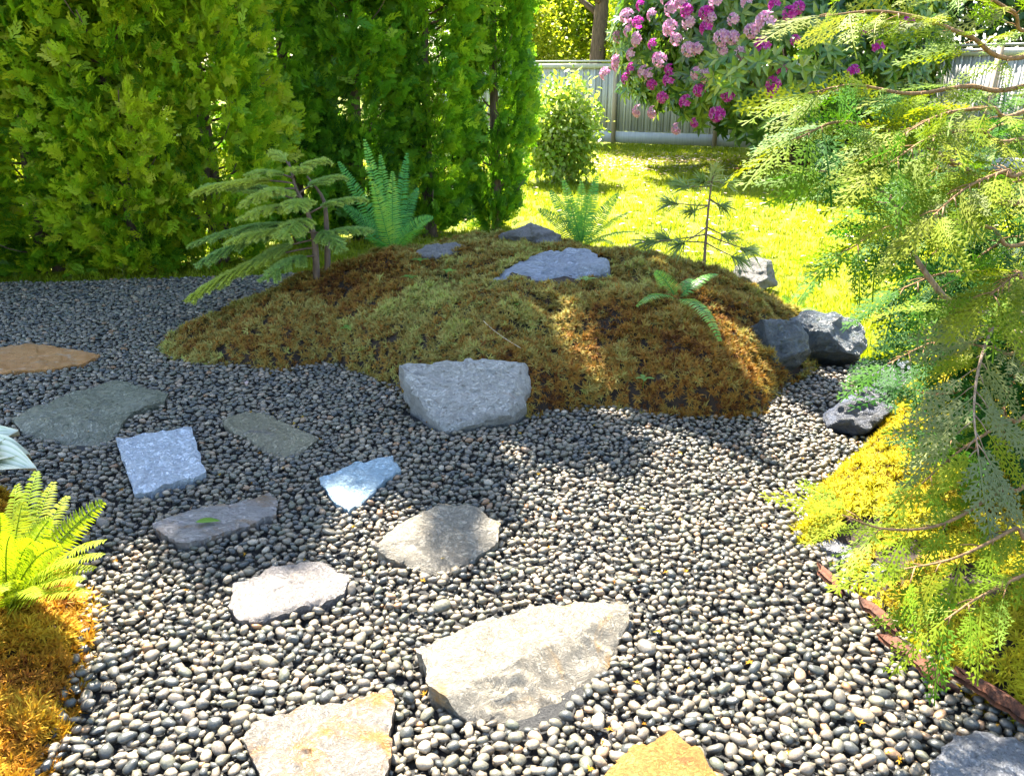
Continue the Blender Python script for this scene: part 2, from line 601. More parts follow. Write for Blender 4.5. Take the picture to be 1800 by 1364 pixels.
GP = 'stepping stones across the gravel'
cream = stone_mat('cream_slate', (0.2, 0.17, 0.12), (0.37, 0.325, 0.25), (0.5, 0.26, 0.045), 0.42, 0.6, 5)
white = stone_mat('white_slate', (0.214, 0.184, 0.161), (0.371, 0.330, 0.302), (0.486, 0.330, 0.194), 0.3, 0.65, 7)
buff = stone_mat('buff_slate', (0.178, 0.154, 0.122), (0.326, 0.288, 0.242), (0.419, 0.187, 0.037), 0.66, 0.55, 6)
yel = stone_mat('ochre_slate', (0.345, 0.149, 0.014), (0.459, 0.264, 0.058), (0.275, 0.081, 0.009), 0.5, 0.6, 8)
rust = stone_mat('rust_slate', (0.675, 0.244, 0.055), (0.938, 0.488, 0.168), (0.788, 0.637, 0.468), 0.5, 0.5, 9, streak=3)
olive = stone_mat('wet_olive_slate', (0.156, 0.156, 0.096), (0.312, 0.304, 0.218), (0.203, 0.234, 0.312), 0.45, 0.3, 5, 0.7, lichen=(0.070, 0.086, 0.047))
olive2 = stone_mat('olive_brown_slate', (0.200, 0.175, 0.106), (0.375, 0.338, 0.225), (0.150, 0.138, 0.150), 0.4, 0.35, 6, 0.6)
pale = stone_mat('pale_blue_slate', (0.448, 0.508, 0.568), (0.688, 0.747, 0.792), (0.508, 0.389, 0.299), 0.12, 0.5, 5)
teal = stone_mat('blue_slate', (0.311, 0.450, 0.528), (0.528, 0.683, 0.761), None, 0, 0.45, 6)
mauve = stone_mat('mauve_brown_slate', (0.25, 0.22, 0.2), (0.46, 0.42, 0.4), (0.3, 0.17, 0.07), 0.55, 0.32, 5, 0.7, streak=2)
grey = stone_mat('silver_grey_slate', (0.182, 0.182, 0.194), (0.376, 0.376, 0.388), None, 0, 0.3, 9, 0.7)
steel = stone_mat('blue_grey_boulder', (0.36, 0.345, 0.31), (0.64, 0.62, 0.57), (0.46, 0.3, 0.19), 0.38, 0.5, 6, streak=2, lichen=(0.24, 0.22, 0.18))
crest = stone_mat('slate_grey_boulder', (0.245, 0.273, 0.316), (0.475, 0.517, 0.589), (0.316, 0.259, 0.245), 0.3, 0.42, 5, streak=2.5)
dark = stone_mat('dark_wet_boulder', (0.030, 0.041, 0.049), (0.112, 0.142, 0.157), (0.038, 0.049, 0.026), 0.4, 0.35, 5, 0.6, lichen=(0.045, 0.059, 0.023))
navy = stone_mat('navy_boulder', (0.049, 0.059, 0.091), (0.119, 0.140, 0.189), None, 0, 0.4, 7, 0.6)
chalk = stone_mat('pale_boulder', (0.158, 0.145, 0.126), (0.265, 0.252, 0.227), (0.088, 0.082, 0.057), 0.3, 0.6, 7)
tan = stone_mat('tan_boulder', (0.14, 0.13, 0.12), (0.3, 0.28, 0.26), (0.1, 0.085, 0.04), 0.45, 0.7, 7)

slab('stepping_stone', 'rust orange slab cut off by the left edge of the photo', [(-60, 628), (0, 610), (45, 600), (110, 610), (180, 622), (150, 636), (90, 648), (0, 653)], rust, 'stone', GP, 0.05, seed=1)
slab('stepping_stone', 'large dark olive slab with wet bluish front edge', [(22, 735), (60, 712), (120, 690), (200, 667), (300, 690), (288, 704), (232, 722), (212, 742), (190, 764), (150, 778), (90, 766), (36, 754)], olive, 'stone', GP, 0.06,
     facets=[((20, 742), (215, 742), 0.45)], seed=2)
slab('stepping_stone', 'square pale blue slab with chipped crack in the shade', [(203, 770), (272, 757), (335, 746), (348, 785), (362, 828), (300, 848), (235, 868), (218, 815)], pale, 'stone', GP, 0.06, terrace=0.009, seed=3, jag=0.004)
slab('stepping_stone', 'olive brown slab with pointed right end in the shade', [(388, 735), (430, 722), (475, 728), (520, 748), (558, 768), (540, 782), (492, 801), (448, 776), (402, 754)], olive2, 'stone', GP, 0.05, seed=4, facets=[((400, 752), (500, 772), 0.3)])
slab('stepping_stone', 'long mauve and brown slab with a green leaf on it', [(262, 920), (330, 895), (410, 880), (455, 872), (475, 860), (490, 885), (488, 902), (420, 925), (330, 952), (290, 944)], mauve, 'stone', GP, 0.055, seed=5)
slab('stepping_stone', 'small bright blue slab in the shaded gravel', [(560, 840), (620, 812), (690, 799), (706, 825), (680, 843), (660, 862), (612, 899), (588, 880)], teal, 'stone', GP, 0.05, seed=6, facets=[((650, 870), (700, 835), 0.5)])
slab('stepping_stone', 'cream slab half in shade and half in sun', [(660, 958), (700, 915), (780, 883), (830, 886), (878, 920), (876, 942), (830, 962), (770, 982), (700, 972)], cream, 'stone', GP, 0.085, thick=0.1, seed=7, facets=[((660, 955), (880, 930), 0.55)])
slab('stepping_stone', 'rough whitish slab just past the shadow edge', [(395, 1060), (412, 1022), (480, 992), (560, 981), (612, 1005), (610, 1038), (520, 1068), (420, 1088)], white, 'stone', GP, 0.06, seed=8, rough=0.009)
slab('stepping_stone', 'largest cream slab with yellow stains and pointed right end', [(733, 1140), (830, 1090), (930, 1062), (1020, 1056), (1106, 1056), (1108, 1080), (1075, 1130), (1010, 1205), (935, 1248), (870, 1232), (815, 1240), (745, 1196)],
     cream, 'stone', GP, 0.085, thick=0.1, seed=9, facets=[((800, 1215), (1110, 1062), 0.75)], terrace=0.01)
slab('stepping_stone', 'buff and tan slab touching the bottom edge of the photo', [(422, 1300), (445, 1262), (560, 1236), (690, 1210), (693, 1290), (690, 1345), (660, 1400), (560, 1410), (470, 1390)], buff, 'stone', GP, 0.07, thick=0.09, seed=10, terrace=0.012)
slab('stepping_stone', 'bright orange ochre slab at the bottom edge', [(1050, 1368), (1110, 1315), (1180, 1279), (1232, 1310), (1268, 1366), (1270, 1430), (1160, 1450), (1060, 1420)], yel, 'stone', GP, 0.06, seed=11)
slab('stepping_stone', 'silvery grey slab in the bottom right corner', [(1630, 1362), (1660, 1302), (1715, 1276), (1790, 1296), (1860, 1340), (1880, 1420), (1760, 1450), (1640, 1420)], grey, 'stone', GP, 0.06, seed=12)

# tilted boulders
slab('boulder', 'big pale blue grey boulder leaning on the foot of the moss mound', [(698, 640), (760, 634), (820, 629), (880, 632), (925, 632), (940, 664), (922, 700), (905, 726), (840, 742), (780, 757), (745, 722), (718, 684)],
     steel, 'boulder', None, plane=(at(780, 757, 0.05), (0.02, -0.6, 0.8)), thick=0.2, facets=[((918, 628), (893, 735), 1.1), ((700, 650), (775, 752), 0.8)], rough=0.009, terrace=0.01, seed=20, jag=0.008, push=0.03)
pc = on_crest(965, 490)
slab('boulder', 'flat slate grey boulder lying on the crest of the moss mound', [(858, 497), (900, 462), (960, 441), (1030, 431), (1050, 445), (1074, 465), (1040, 482), (980, 515), (925, 513)],
     crest, 'boulder', None, plane=(pc + np.array([0, 0, 0.035]), (-0.05, -0.34, 0.94)), thick=0.16, facets=[((890, 500), (1060, 462), 0.5)], rough=0.012, terrace=0.012, seed=21, jag=0.01, push=0.03)
pc = on_crest(775, 445)
slab('boulder', 'small thin grey slab beside the tall fern', [(726, 444), (745, 430), (800, 424), (823, 431), (800, 442), (765, 452)], tan, 'boulder', None, plane=(pc + np.array([0, 0, 0.05]), (0.1, -0.25, 0.95)), thick=0.1, seed=22, rough=0.008)


def ico(sub):
    b = bmesh.new(); bmesh.ops.create_icosphere(b, subdivisions=sub, radius=1.0)
    b.verts.ensure_lookup_table()
    V = np.array([v.co[:] for v in b.verts]); Fc = np.array([[v.index for v in f.verts] for f in b.faces]); b.free()
    return V, Fc


def rock(name, label, base, size, mat, seed, cuts=9, cat='boulder', rotz=0.0, amp=0.09, flat=None, group=None):
    r = np.random.default_rng(seed)
    V, Fc = ico(5)
    N_ = nrm(r.normal(size=(cuts, 3)))
    D = r.uniform(0.55, 0.82, cuts)
    if flat is not None:
        N_ = np.concatenate([nrm(np.array(flat)[:, :3]), N_]); D = np.concatenate([np.array(flat)[:, 3], D])
    for nn, dd in zip(N_, D):
        e = V @ nn - dd
        V = V - np.clip(e, 0, None)[:, None] * nn * 0.97
    nz = np.array([fnoise((p[0] * 2.2 + seed, p[1] * 2.2, p[2] * 3.5), 5) for p in V])
    nz2 = np.array([noise.noise(Vector((p[0] * 14 + seed, p[1] * 14, p[2] * 22))) for p in V])
    V = V + nrm(V) * (nz * amp + nz2 * amp * 0.22)[:, None]
    V = V * (np.asarray(size) / 2)
    c, s = math.cos(rotz), math.sin(rotz)
    V = V @ np.array([[c, s, 0], [-s, c, 0], [0, 0, 1]])
    zb = V[:, 2].min()
    o = bpy.data.objects.new(name, mesh_data(name, V - [0, 0, zb], Fc, mat, smooth=False)); COL.objects.link(o)
    o.location = (base[0], base[1], base[2])
    tag(o, label, cat, group)
    me = o.data; me.polygons.foreach_set('use_smooth', np.ones(len(me.polygons), bool))
    STONE_POLYS.append([(base[0] + size[0] * 0.42 * math.cos(a), base[1] + size[1] * 0.42 * math.sin(a)) for a in np.linspace(0, 6.28, 10, endpoint=False)])
    return o


p = on_crest(930, 432); rock('boulder', 'rounded tan boulder wearing a cap of moss on the far crest', (p[0], p[1] + 0.12, p[2] - 0.1), (0.46, 0.36, 0.3), tan, 31)
p = at(1332, 515); rock('boulder', 'sunlit white boulder with dark right side at the lawn edge', (p[0] + 0.02, p[1] + 0.1, -0.03), (0.42, 0.34, 0.31), chalk, 32, flat=[(-0.6, -0.5, 0.6, 0.6), (0.8, -0.5, 0.1, 0.6)])
p = at(1375, 686); rock('boulder', 'upright dark blue green boulder at the right end of the mound', (p[0], p[1] + 0.17, -0.04), (0.36, 0.36, 0.42), dark, 33, flat=[(0.12, -0.72, 0.68, 0.42), (-0.9, -0.4, 0.2, 0.55), (0.3, -0.95, -0.1, 0.6)])
p = at(1452, 662); rock('boulder', 'wide dark wet boulder half hidden behind the upright one', (p[0] + 0.05, p[1] + 0.24, -0.05), (0.5, 0.4, 0.42), dark, 34, flat=[(0.5, -0.55, 0.66, 0.5), (-0.3, -0.9, 0.2, 0.7)])
p = at(1522, 775); rock('boulder', 'small navy blue boulder at the corner of the gravel', (p[0], p[1] + 0.1, -0.02), (0.34, 0.3, 0.27), navy, 35, flat=[(-0.25, -0.75, 0.6, 0.55)])
p = at(1550, 720); rock('boulder', 'mossy dark boulder behind the navy one under the cedar', (p[0] + 0.12, p[1] + 0.2, -0.05), (0.4, 0.3, 0.28), dark, 36)
p = at(1478, 1000); rock('boulder', 'grey stone peeking out below the yellow moss bank', (p[0] + 0.06, p[1] + 0.06, -0.05), (0.24, 0.2, 0.15), grey, 37)
p = at(1550, 1075); rock('boulder', 'pale grey stone under the lowest cedar sprays', (p[0] + 0.07, p[1] + 0.1, -0.05), (0.26, 0.2, 0.15), grey, 38)
p = at(1650, 1150); rock('boulder', 'dark stone behind the red bark at the bank foot', (p[0] + 0.1, p[1] + 0.08, -0.05), (0.26, 0.22, 0.17), dark, 39)

# ------------------------------------------------------------------ pebbles
PV, PF = ico(1)
PV2, PF2 = ico(2)


def pebble_shape(V, seed):
    r = np.random.default_rng(seed)
    W = V.copy()
    for nn in nrm(r.normal(size=(6, 3))):
        e = W @ nn - r.uniform(0.5 if seed % 2 else 0.62, 0.86)
        W = W - np.clip(e, 0, None)[:, None] * nn * 0.85
    W = W * (1 + 0.05 * np.sin(W @ (r.normal(size=3) * 2.2) + r.uniform(0, 6)))[:, None]
    return W * np.array([1.0, r.uniform(0.62, 0.85), r.uniform(0.42, 0.62)]) * 0.5


def octa(flat=False):
    b = bmesh.new()
    if flat: bmesh.ops.create_icosphere(b, subdivisions=1, radius=1.0)
    else: bmesh.ops.create_uvsphere(b, u_segments=6, v_segments=4, radius=1.0)
    bmesh.ops.triangulate(b, faces=b.faces[:])
    b.verts.ensure_lookup_table(); b.verts.index_update()
    V = np.array([v.co[:] for v in b.verts]); Fc = np.array([[v.index for v in f.verts] for f in b.faces]); b.free()
    return V, Fc


LV_, LF_ = octa()
IV_, IF_ = octa(True)
SH_HI = [pebble_shape(PV, 100 + i) for i in range(14)]
SH_LO = [pebble_shape(LV_, 200 + i) for i in range(8)]
SH_UN = [pebble_shape(IV_, 300 + i) for i in range(8)]


def in_view(P, m=60):
    d = P - EYE
    z = d @ FWD
    u = CX + F_PX * (d @ RIGHT) / np.maximum(z, 1e-3); v = CY - F_PX * (d @ UP) / np.maximum(z, 1e-3)
    return (z > 0.3) & (u > -m) & (u < 1800 + m) & (v > -m) & (v < 1364 + m), u, v, z


def pebble_points(cell, dmin_f, n_try, zlo, zhi, smin, smax):
    """dart throwing with a grid, bigger stones first"""
    sz = np.sort(rng.beta(1.6, 2.6, n_try) * (smax - smin) + smin + np.where(rng.uniform(size=n_try) < 0.0008, 0.026, 0))[::-1]
    X = rng.uniform(-5.2, 3.2, n_try); Y = rng.uniform(1.05, 6.75, n_try)
    ok = inside_dist(X, Y, BED) > 0.01
    ok &= inside_dist(X, Y, MOUND) < 0.05
    ok &= inside_dist(X, Y, BANK) < 0.06
    ok &= inside_dist(X, Y, LEFTM) < 0.05
    P3 = np.stack([X, Y, np.zeros(n_try)], -1)
    ok &= in_view(P3, 320 if zhi > 0.02 else 260)[0]
    X, Y, sz = X[ok], Y[ok], sz[ok]
    for poly in STONE_POLYS:
        a = np.array(poly); lo, hi = a.min(0) - 0.05, a.max(0) + 0.05
        m = np.where((X > lo[0]) & (X < hi[0]) & (Y > lo[1]) & (Y < hi[1]))[0]
        if len(m):
            bad = inside_dist(X[m], Y[m], poly) > -0.004
            k = np.ones(len(X), bool); k[m[bad]] = False
            X, Y, sz = X[k], Y[k], sz[k]
    grid = {}
    keep = []
    for i in range(len(X)):
        x, y, s = X[i], Y[i], sz[i]
        gi, gj = int(x / cell + 1000), int(y / cell + 1000)
        good = True
        for a in (gi - 1, gi, gi + 1):
            for b in (gj - 1, gj, gj + 1):
                for (qx, qy, qs) in grid.get((a, b), ()):
                    if (qx - x) ** 2 + (qy - y) ** 2 < (dmin_f * (s + qs)) ** 2:
                        good = False; break
                if not good: break
            if not good: break
        if good:
            grid.setdefault((gi, gj), []).append((x, y, s)); keep.append(i)
    X, Y, sz = X[keep], Y[keep], sz[keep]
    undul = np.array([noise.noise(Vector((x * 2.3, y * 2.3, 0.3))) for x, y in zip(X, Y)]) * 0.008
    Z = rng.uniform(zlo, zhi, len(X)) + undul + sz * 0.12
    return X, Y, Z, sz


def pebble_frames(k, tilt=0.3):
    a = rng.uniform(0, 2 * math.pi, k)
    n = nrm(np.stack([rng.normal(0, tilt, k), rng.normal(0, tilt, k), np.ones(k)], -1))
    d = np.stack([np.cos(a), np.sin(a), np.zeros(k)], -1)
    d = nrm(d - n * np.sum(d * n, -1, keepdims=True))
    return np.stack([d, np.cross(n, d), n], -1)


def pebble_patch(x0, y0, n):
    return noise.noise(Vector((x0, y0, n)))


acc = Acc()
big = None
for layer in range(2):
    if layer == 0:
        X, Y, Z, S = pebble_points(0.055, 0.3, 230000, 0.018, 0.030, 0.02, 0.053)
    else:
        X, Y, Z, S = pebble_points(0.045, 0.34, 110000, 0.008, 0.018, 0.016, 0.04)
    # stones run a little bigger near the two near corners
    k = len(X)
    near = np.clip((2.3 - Y) / 1.2, 0, 1)
    S = S * (1 + 0.06 * near)
    M = pebble_frames(k)
    P = np.stack([X, Y, Z], -1)
    _, u, v, zd = in_view(P)
    app = np.where((u > 10) & (u < 1790) & (v > 10) & (v < 1354), S / zd, 0)
    R = rng.uniform(0, 1, k)
    if layer == 0:
        order = np.argsort(-app)
        big = set(order[:300].tolist())
        datas = [mesh_data('pebble', pebble_shape(PV2, 100 + j), PF2, M_PEB, smooth=True) for j in range(14)]
        for i in order[:300]:
            o = bpy.data.objects.new('pebble', datas[i % 14]); COL.objects.link(o)
            o.parent = bed
            from mathutils import Matrix
            mt = Matrix([[*(M[i][r] * S[i]), P[i][r]] for r in range(3)] + [[0, 0, 0, 1]])
            o.matrix_local = mt
        rest = np.array([i for i in range(k) if i not in big])
    else:
        rest = np.arange(k)
    hi = zd[rest] < 3.7 if layer == 0 else np.zeros(len(rest), bool)
    var = rng.integers(0, 1000, k)
    for sel, shapes, Fc in ((rest[hi], SH_HI, PF), (rest[~hi], SH_UN if layer else SH_LO, IF_ if layer else LF_)):
        for j, W in enumerate(shapes):
            q = sel[var[sel] % len(shapes) == j]
            if len(q): acc.add(*scatter((W, Fc), M[q], P[q], S[q], R[q]))
    print('pebbles layer', layer, k)
o = acc.build('pebbles', M_PEB, bed, smooth=True)
o['kind'] = 'stuff'
print('pebble tris', len(o.data.polygons))


# ------------------------------------------------------------------ moss
def tuft(n, seed, spread=1.0, w=0.12, droop=0.3):
    r = np.random.default_rng(seed)
    V, Fc = [], []
    for i in range(n):
        a = r.uniform(0, 6.283); e = abs(r.normal(0.45, 0.5))
        d = np.array([math.cos(a) * math.cos(e), math.sin(a) * math.cos(e), math.sin(e)])
        s = np.array([-math.sin(a), math.cos(a), 0]) * w * r.uniform(0.7, 1.3)
        L = r.uniform(0.55, 1.1)
        b = len(V)
        base = np.array([0, 0, 0.12]) + d * 0.05
        tip = d * L + np.array([0, 0, 0.12 - droop * L * r.uniform(-0.2, 1)])
        V += [base + s, base - s, tip]
        Fc += [(b, b + 1, b + 2)]
    return np.array(V), np.array(Fc)


TUFTS = [tuft(12, i, 1.0, 0.105) for i in range(8)]


def moss_mat(name, stops, scale=4.0, trans=0.25):
    m = leaf_mat(name, stops, trans, 0.7, 0.15, (1.1, 1.0, 0.6))
    return m


def place_moss(name, label, hf, poly, box, n, smin, smax, mat, rfun, amp=0.06, opening=-0.42, mask=None, zoff=0.0, tufts=TUFTS):
    X = rng.uniform(box[0], box[1], n); Y = rng.uniform(box[2], box[3], n)
    d = inside_dist(X, Y, poly)
    ok = d > -0.035
    X, Y, d = X[ok], Y[ok], d[ok]
    Z = np.maximum(hf(X, Y), 0.0)
    P = np.stack([X, Y, Z], -1)
    ok = in_view(P, 190)[0]
    fine = np.array([noise.noise(Vector((x * 21, y * 21, 7.1))) + 0.6 * noise.noise(Vector((x * 6, y * 6, 3.3))) for x, y in zip(X, Y)])
    ok &= fine > opening
    for q in STONE_POLYS[12:]:
        ok &= ~(inside_dist(X, Y, q) > 0.015)
    P = P[ok]; X, Y = P[:, 0], P[:, 1]
    e = 0.03
    gx_ = (hf(X + e, Y) - hf(X - e, Y)) / (2 * e); gy_ = (hf(X, Y + e) - hf(X, Y - e)) / (2 * e)
    N_ = nrm(np.stack([-np.clip(gx_, -1.4, 1.4), -np.clip(gy_, -1.4, 1.4), np.ones(len(X))], -1) + rng.normal(0, 0.25, (len(X), 3)))
    a = rng.uniform(0, 6.283, len(X))
    dv = np.stack([np.cos(a), np.sin(a), np.zeros(len(X))], -1)
    M = frames(np.cross(N_, dv), N_)
    nz = np.array([fnoise((x * 5, y * 5, 0.4), 3) for x, y in zip(X, Y)])
    rel = np.array([fnoise((x * 3, y * 3, 1.7)) for x, y in zip(X, Y)]) * amp
    P[:, 2] += rel + np.clip(nz, 0, 1) * 0.03 + 0.04 * np.array([max(0.0, noise.noise(Vector((x * 17, y * 17, 2.2)))) for x, y in zip(X, Y)]) + rng.uniform(-0.006, 0.012, len(X)) + zoff
    R = np.clip(rfun(X, Y, nz) + rng.normal(0, 0.17, len(X)), 0, 1)
    S = rng.uniform(smin, smax, len(X)) * (1 + 0.3 * nz)
    ac = Acc()
    v = rng.integers(0, len(tufts), len(X))
    for j, T in enumerate(tufts):
        q = np.where(v == j)[0]
        Vt, Ft, Rt = scatter(T, M[q], P[q], S[q], R[q])
        Rt = np.clip(Rt + np.tile([-0.12, -0.12, 0.12], len(Rt) // 3), 0, 1)      # browner at the leaf base, also painted darker there for shaded depth
        ac.add(Vt, Ft, Rt)
    o = ac.build(name, mat)
    tag(o, label, 'moss', kind='stuff')
    print(name, len(X))
    return o


MOSS_RAMP = [(0.0, (0.05, 0.02, 0.008)), (0.2, (0.17, 0.065, 0.014)), (0.4, (0.34, 0.17, 0.03)), (0.58, (0.3, 0.21, 0.045)), (0.75, (0.34, 0.28, 0.075)), (0.9, (0.44, 0.38, 0.11)), (1.0, (0.36, 0.4, 0.09))]
M_MOSS = moss_mat('brown_olive_moss', MOSS_RAMP)
M_MOSS_Y = moss_mat('yellow_moss', [(0.0, (0.1, 0.05, 0.012)), (0.3, (0.26, 0.17, 0.015)), (0.6, (0.4, 0.34, 0.015)), (1.0, (0.46, 0.44, 0.02))])
M_MOSS_O = moss_mat('orange_moss', [(0.0, (0.14, 0.04, 0.01)), (0.35, (0.38, 0.17, 0.015)), (0.7, (0.48, 0.27, 0.02)), (1.0, (0.5, 0.36, 0.03))])


def mound_r(X, Y, nz):
    r = 0.66 + 0.3 * nz
    g = lambda px, py, rad: np.exp(-(((X - hit(px, py)[0]) ** 2 + (Y - hit(px, py)[1]) ** 2) / rad ** 2))
    for px, py, rad, w in ((620, 480, 0.42, -0.5), (700, 505, 0.25, -0.25), (350, 600, 0.3, -0.25), (470, 630, 0.3, -0.27), (550, 545, 0.25, 0.12), (1250, 560, 0.5, -0.3),
                           (1050, 650, 0.4, -0.22), (1300, 680, 0.35, -0.28), (1150, 600, 0.4, -0.15), (850, 560, 0.4, 0.06), (760, 520, 0.3, 0.12), (920, 690, 0.3, -0.2)):
        r = r + 0.75 * w * g(px, py, rad)
    return r


place_moss('mound_moss', 'brown and olive star moss carpeting the mound', h_mound, MOUND, (-2.4, 2.3, 3.5, 6.8), 78000, 0.022, 0.044, M_MOSS, mound_r)
place_moss('bank_moss', 'sunlit yellow moss on the bank under the cedar', h_bank, BANK, (0.9, 4.0, 1.2, 4.5), 70000, 0.021, 0.037, M_MOSS_Y, lambda X, Y, nz: 0.62 + 0.3 * nz, 0.04, -9)
place_moss('corner_moss', 'orange gold moss in the lower left corner', h_left, LEFTM, (-2.4, -0.8, 1.1, 2.9), 26000, 0.02, 0.04, M_MOSS_O, lambda X, Y, nz: 0.52 + 0.5 * nz, 0.02, -0.6)


# ------------------------------------------------------------------ foliage templates
def diamond(V, Fc, p, d, s, L, w, z=0.0):
    b = len(V)
    V += [p, p + d * L * 0.45 + s * w, p + d * L * 0.45 - s * w, p + d * L + np.array([0, 0, z])]
    Fc += [(b, b + 2, b + 1), (b + 1, b + 2, b + 3)]


def thuja_spray(seed, fine=True):
    r = np.random.default_rng(seed)
    V, Fc = [], []
    for i in range(6):
        t = 0.12 + 0.14 * i
        for sd in (-1, 1):
            a = math.radians(r.uniform(30, 55)) * sd
            d = np.array([math.sin(a), math.cos(a), r.uniform(-0.25, 0.25)])
            s = np.array([math.cos(a), -math.sin(a), 0])
            L = 0.46 * (1 - 0.45 * t) * r.uniform(0.75, 1.2)
            p = np.array([0, t + sd * 0.03, -0.12 * t * t])
            diamond(V, Fc, p, d, s, L, 0.055 if fine else 0.1)
            if not fine: continue
            b2 = a + 0.6 * sd * r.choice([-1, 1])
            d2 = np.array([math.sin(b2), math.cos(b2), r.uniform(-0.3, 0.2)])
            diamond(V, Fc, p + d * L * 0.4, d2, np.array([math.cos(b2), -math.sin(b2), 0]), L * 0.55, 0.05)
    diamond(V, Fc, np.array([0, 0.0, 0]), np.array([0, 1, 0]), np.array([1, 0, 0]), 1.05, 0.03, -0.12)
    return np.array(V), np.array(Fc)


T_THUJA = [thuja_spray(i) for i in range(5)]
T_THUJA_FAR = [thuja_spray(i, False) for i in range(5)]


def leafy(T, P, D, U, S, R):
    ac = Acc()
    M = frames(D, U)
    v = rng.integers(0, len(T), len(P))
    for j, t in enumerate(T):
        q = np.where(v == j)[0]
        if len(q): ac.add(*scatter(t, M[q], P[q], S[q], R[q]))
    return ac


# ------------------------------------------------------------------ arborvitae hedge
SHAFTS = [hit(x, y) for x, y in ((945, 560), (970, 590), (1000, 625), (1025, 660), (1045, 690), (1290, 650), (1315, 685), (1340, 715))]


def thuja_crown(seed, H, r0, n_low, n_up, light, spots=()):
    r = np.random.default_rng(seed)
    P, D, U, S, R = [], [], [], [], []

    def rad(z):
        lo = np.clip((z - 0.03) / 0.75, 0, 1)
        return r0 * (0.42 + 0.58 * lo ** 0.7) * np.clip(1 - (np.clip(z - 2.6, 0, None) / (H - 2.6)) ** 1.6, 0.05, 1)
    for zone, n in ((0, n_low), (1, n_up)):
        z = r.uniform(0.08, 2.5, n) if zone == 0 else 2.4 + (H - 2.45) * r.uniform(0, 1, n) ** 1.25
        th = r.uniform(0, 6.283, n)
        lump = np.array([noise.noise(Vector((math.cos(t) * 1.4 + seed, math.sin(t) * 1.4, q * 1.5))) for t, q in zip(th, z)])
        gap = np.array([noise.noise(Vector((math.cos(t) * 2.2, math.sin(t) * 2.2 + seed, q * 2.1))) for t, q in zip(th, z)])
        keep = gap > (-0.25 if zone == 0 else -0.5)
        if zone == 0:
            keep &= np.array([noise.noise(Vector((math.cos(t) * 5, math.sin(t) * 5 + seed, q * 5))) for t, q in zip(th, z)]) > -0.3
        z, th, lump = z[keep], th[keep], lump[keep]
        rr = rad(z) * (0.84 + 0.36 * lump + r.uniform(-0.16, 0.12, len(z)))
        k = 7 if zone == 0 else 6
        for zz, tt, ra, lu in zip(z, th, rr, lump):
            out = np.array([math.cos(tt), math.sin(tt), 0.0])
            c = out * ra + np.array([0, 0, zz])
            off = r.normal(0, 0.05 if zone == 0 else 0.09, (k, 3))
            d = nrm(out * 0.75 + np.array([0, 0, 0.55]) + r.normal(0, 0.45, (k, 3)))
            P.append(c + off - out * 0.05); D.append(d)
            U.append(nrm(np.cross(out, [0, 0, 1]) + r.normal(0, 0.7, (k, 3))))
            S.append(r.uniform(0.1, 0.19, k) if zone == 0 else r.uniform(0.2, 0.34, k))
            R.append(np.clip(light + 0.3 * lu + r.normal(0, 0.1) + r.normal(0, 0.16, k), 0, 1))
    P, D, U, S, R = (np.concatenate(q) for q in (P, D, U, S, R))
    keep = np.ones(len(P), bool)
    for (x, y, _, rz, sr, sh, _) in spots:          # openings carved along sun rays so light streaks reach the mound
        c_, s_ = math.cos(rz), math.sin(rz)
        W = np.stack([x + sr * (c_ * P[:, 0] - s_ * P[:, 1]), y + sr * (s_ * P[:, 0] + c_ * P[:, 1]), sh * P[:, 2]], -1)
        for q in SHAFTS:
            v = W - q
            d = np.linalg.norm(np.cross(v, np.array(S_DIR)), axis=1)
            keep &= ~((d < 0.2) & (P[:, 2] > 2.6))
    P, D, U, S, R = (q[keep] for q in (P, D, U, S, R))
    up = P[:, 2] > 2.75
    ac = leafy(T_THUJA, P[~up], D[~up], U[~up], S[~up], R[~up])
    ac.add(*leafy(T_THUJA_FAR, P[up], D[up], U[up], S[up], R[up]).arr())
    return ac


def thuja_trunk(seed, H):
    r = np.random.default_rng(seed)
    ac = Acc()
    for k in range(2):
        x, y = r.uniform(-0.07, 0.07, 2)
        z = np.linspace(-0.05, H * 0.9, 14)
        pts = np.stack([x + 0.03 * np.sin(z * 1.3 + k * 2), y + 0.03 * np.cos(z * 1.1 + k), z], -1)
        ac.add(*tube(pts, np.linspace(0.055, 0.012, 14), 8))
    return ac


def thuja_limbs(seed, H, r0):
    r = np.random.default_rng(seed)
    ac = Acc()
    for z in np.arange(0.25, H * 0.85, 0.085):
        a = r.uniform(0, 6.283); L = r0 * r.uniform(0.7, 1.05) * min(1, (H - z) / 2)
        o = np.array([math.cos(a), math.sin(a), 0])
        p0 = np.array([0, 0, z])
        ac.add(*tube(bez(p0, p0 + o * L * 0.6 + [0, 0, 0.05], p0 + o * L + [0, 0, 0.3], 5), np.linspace(0.014, 0.004, 5), 4))
    return ac


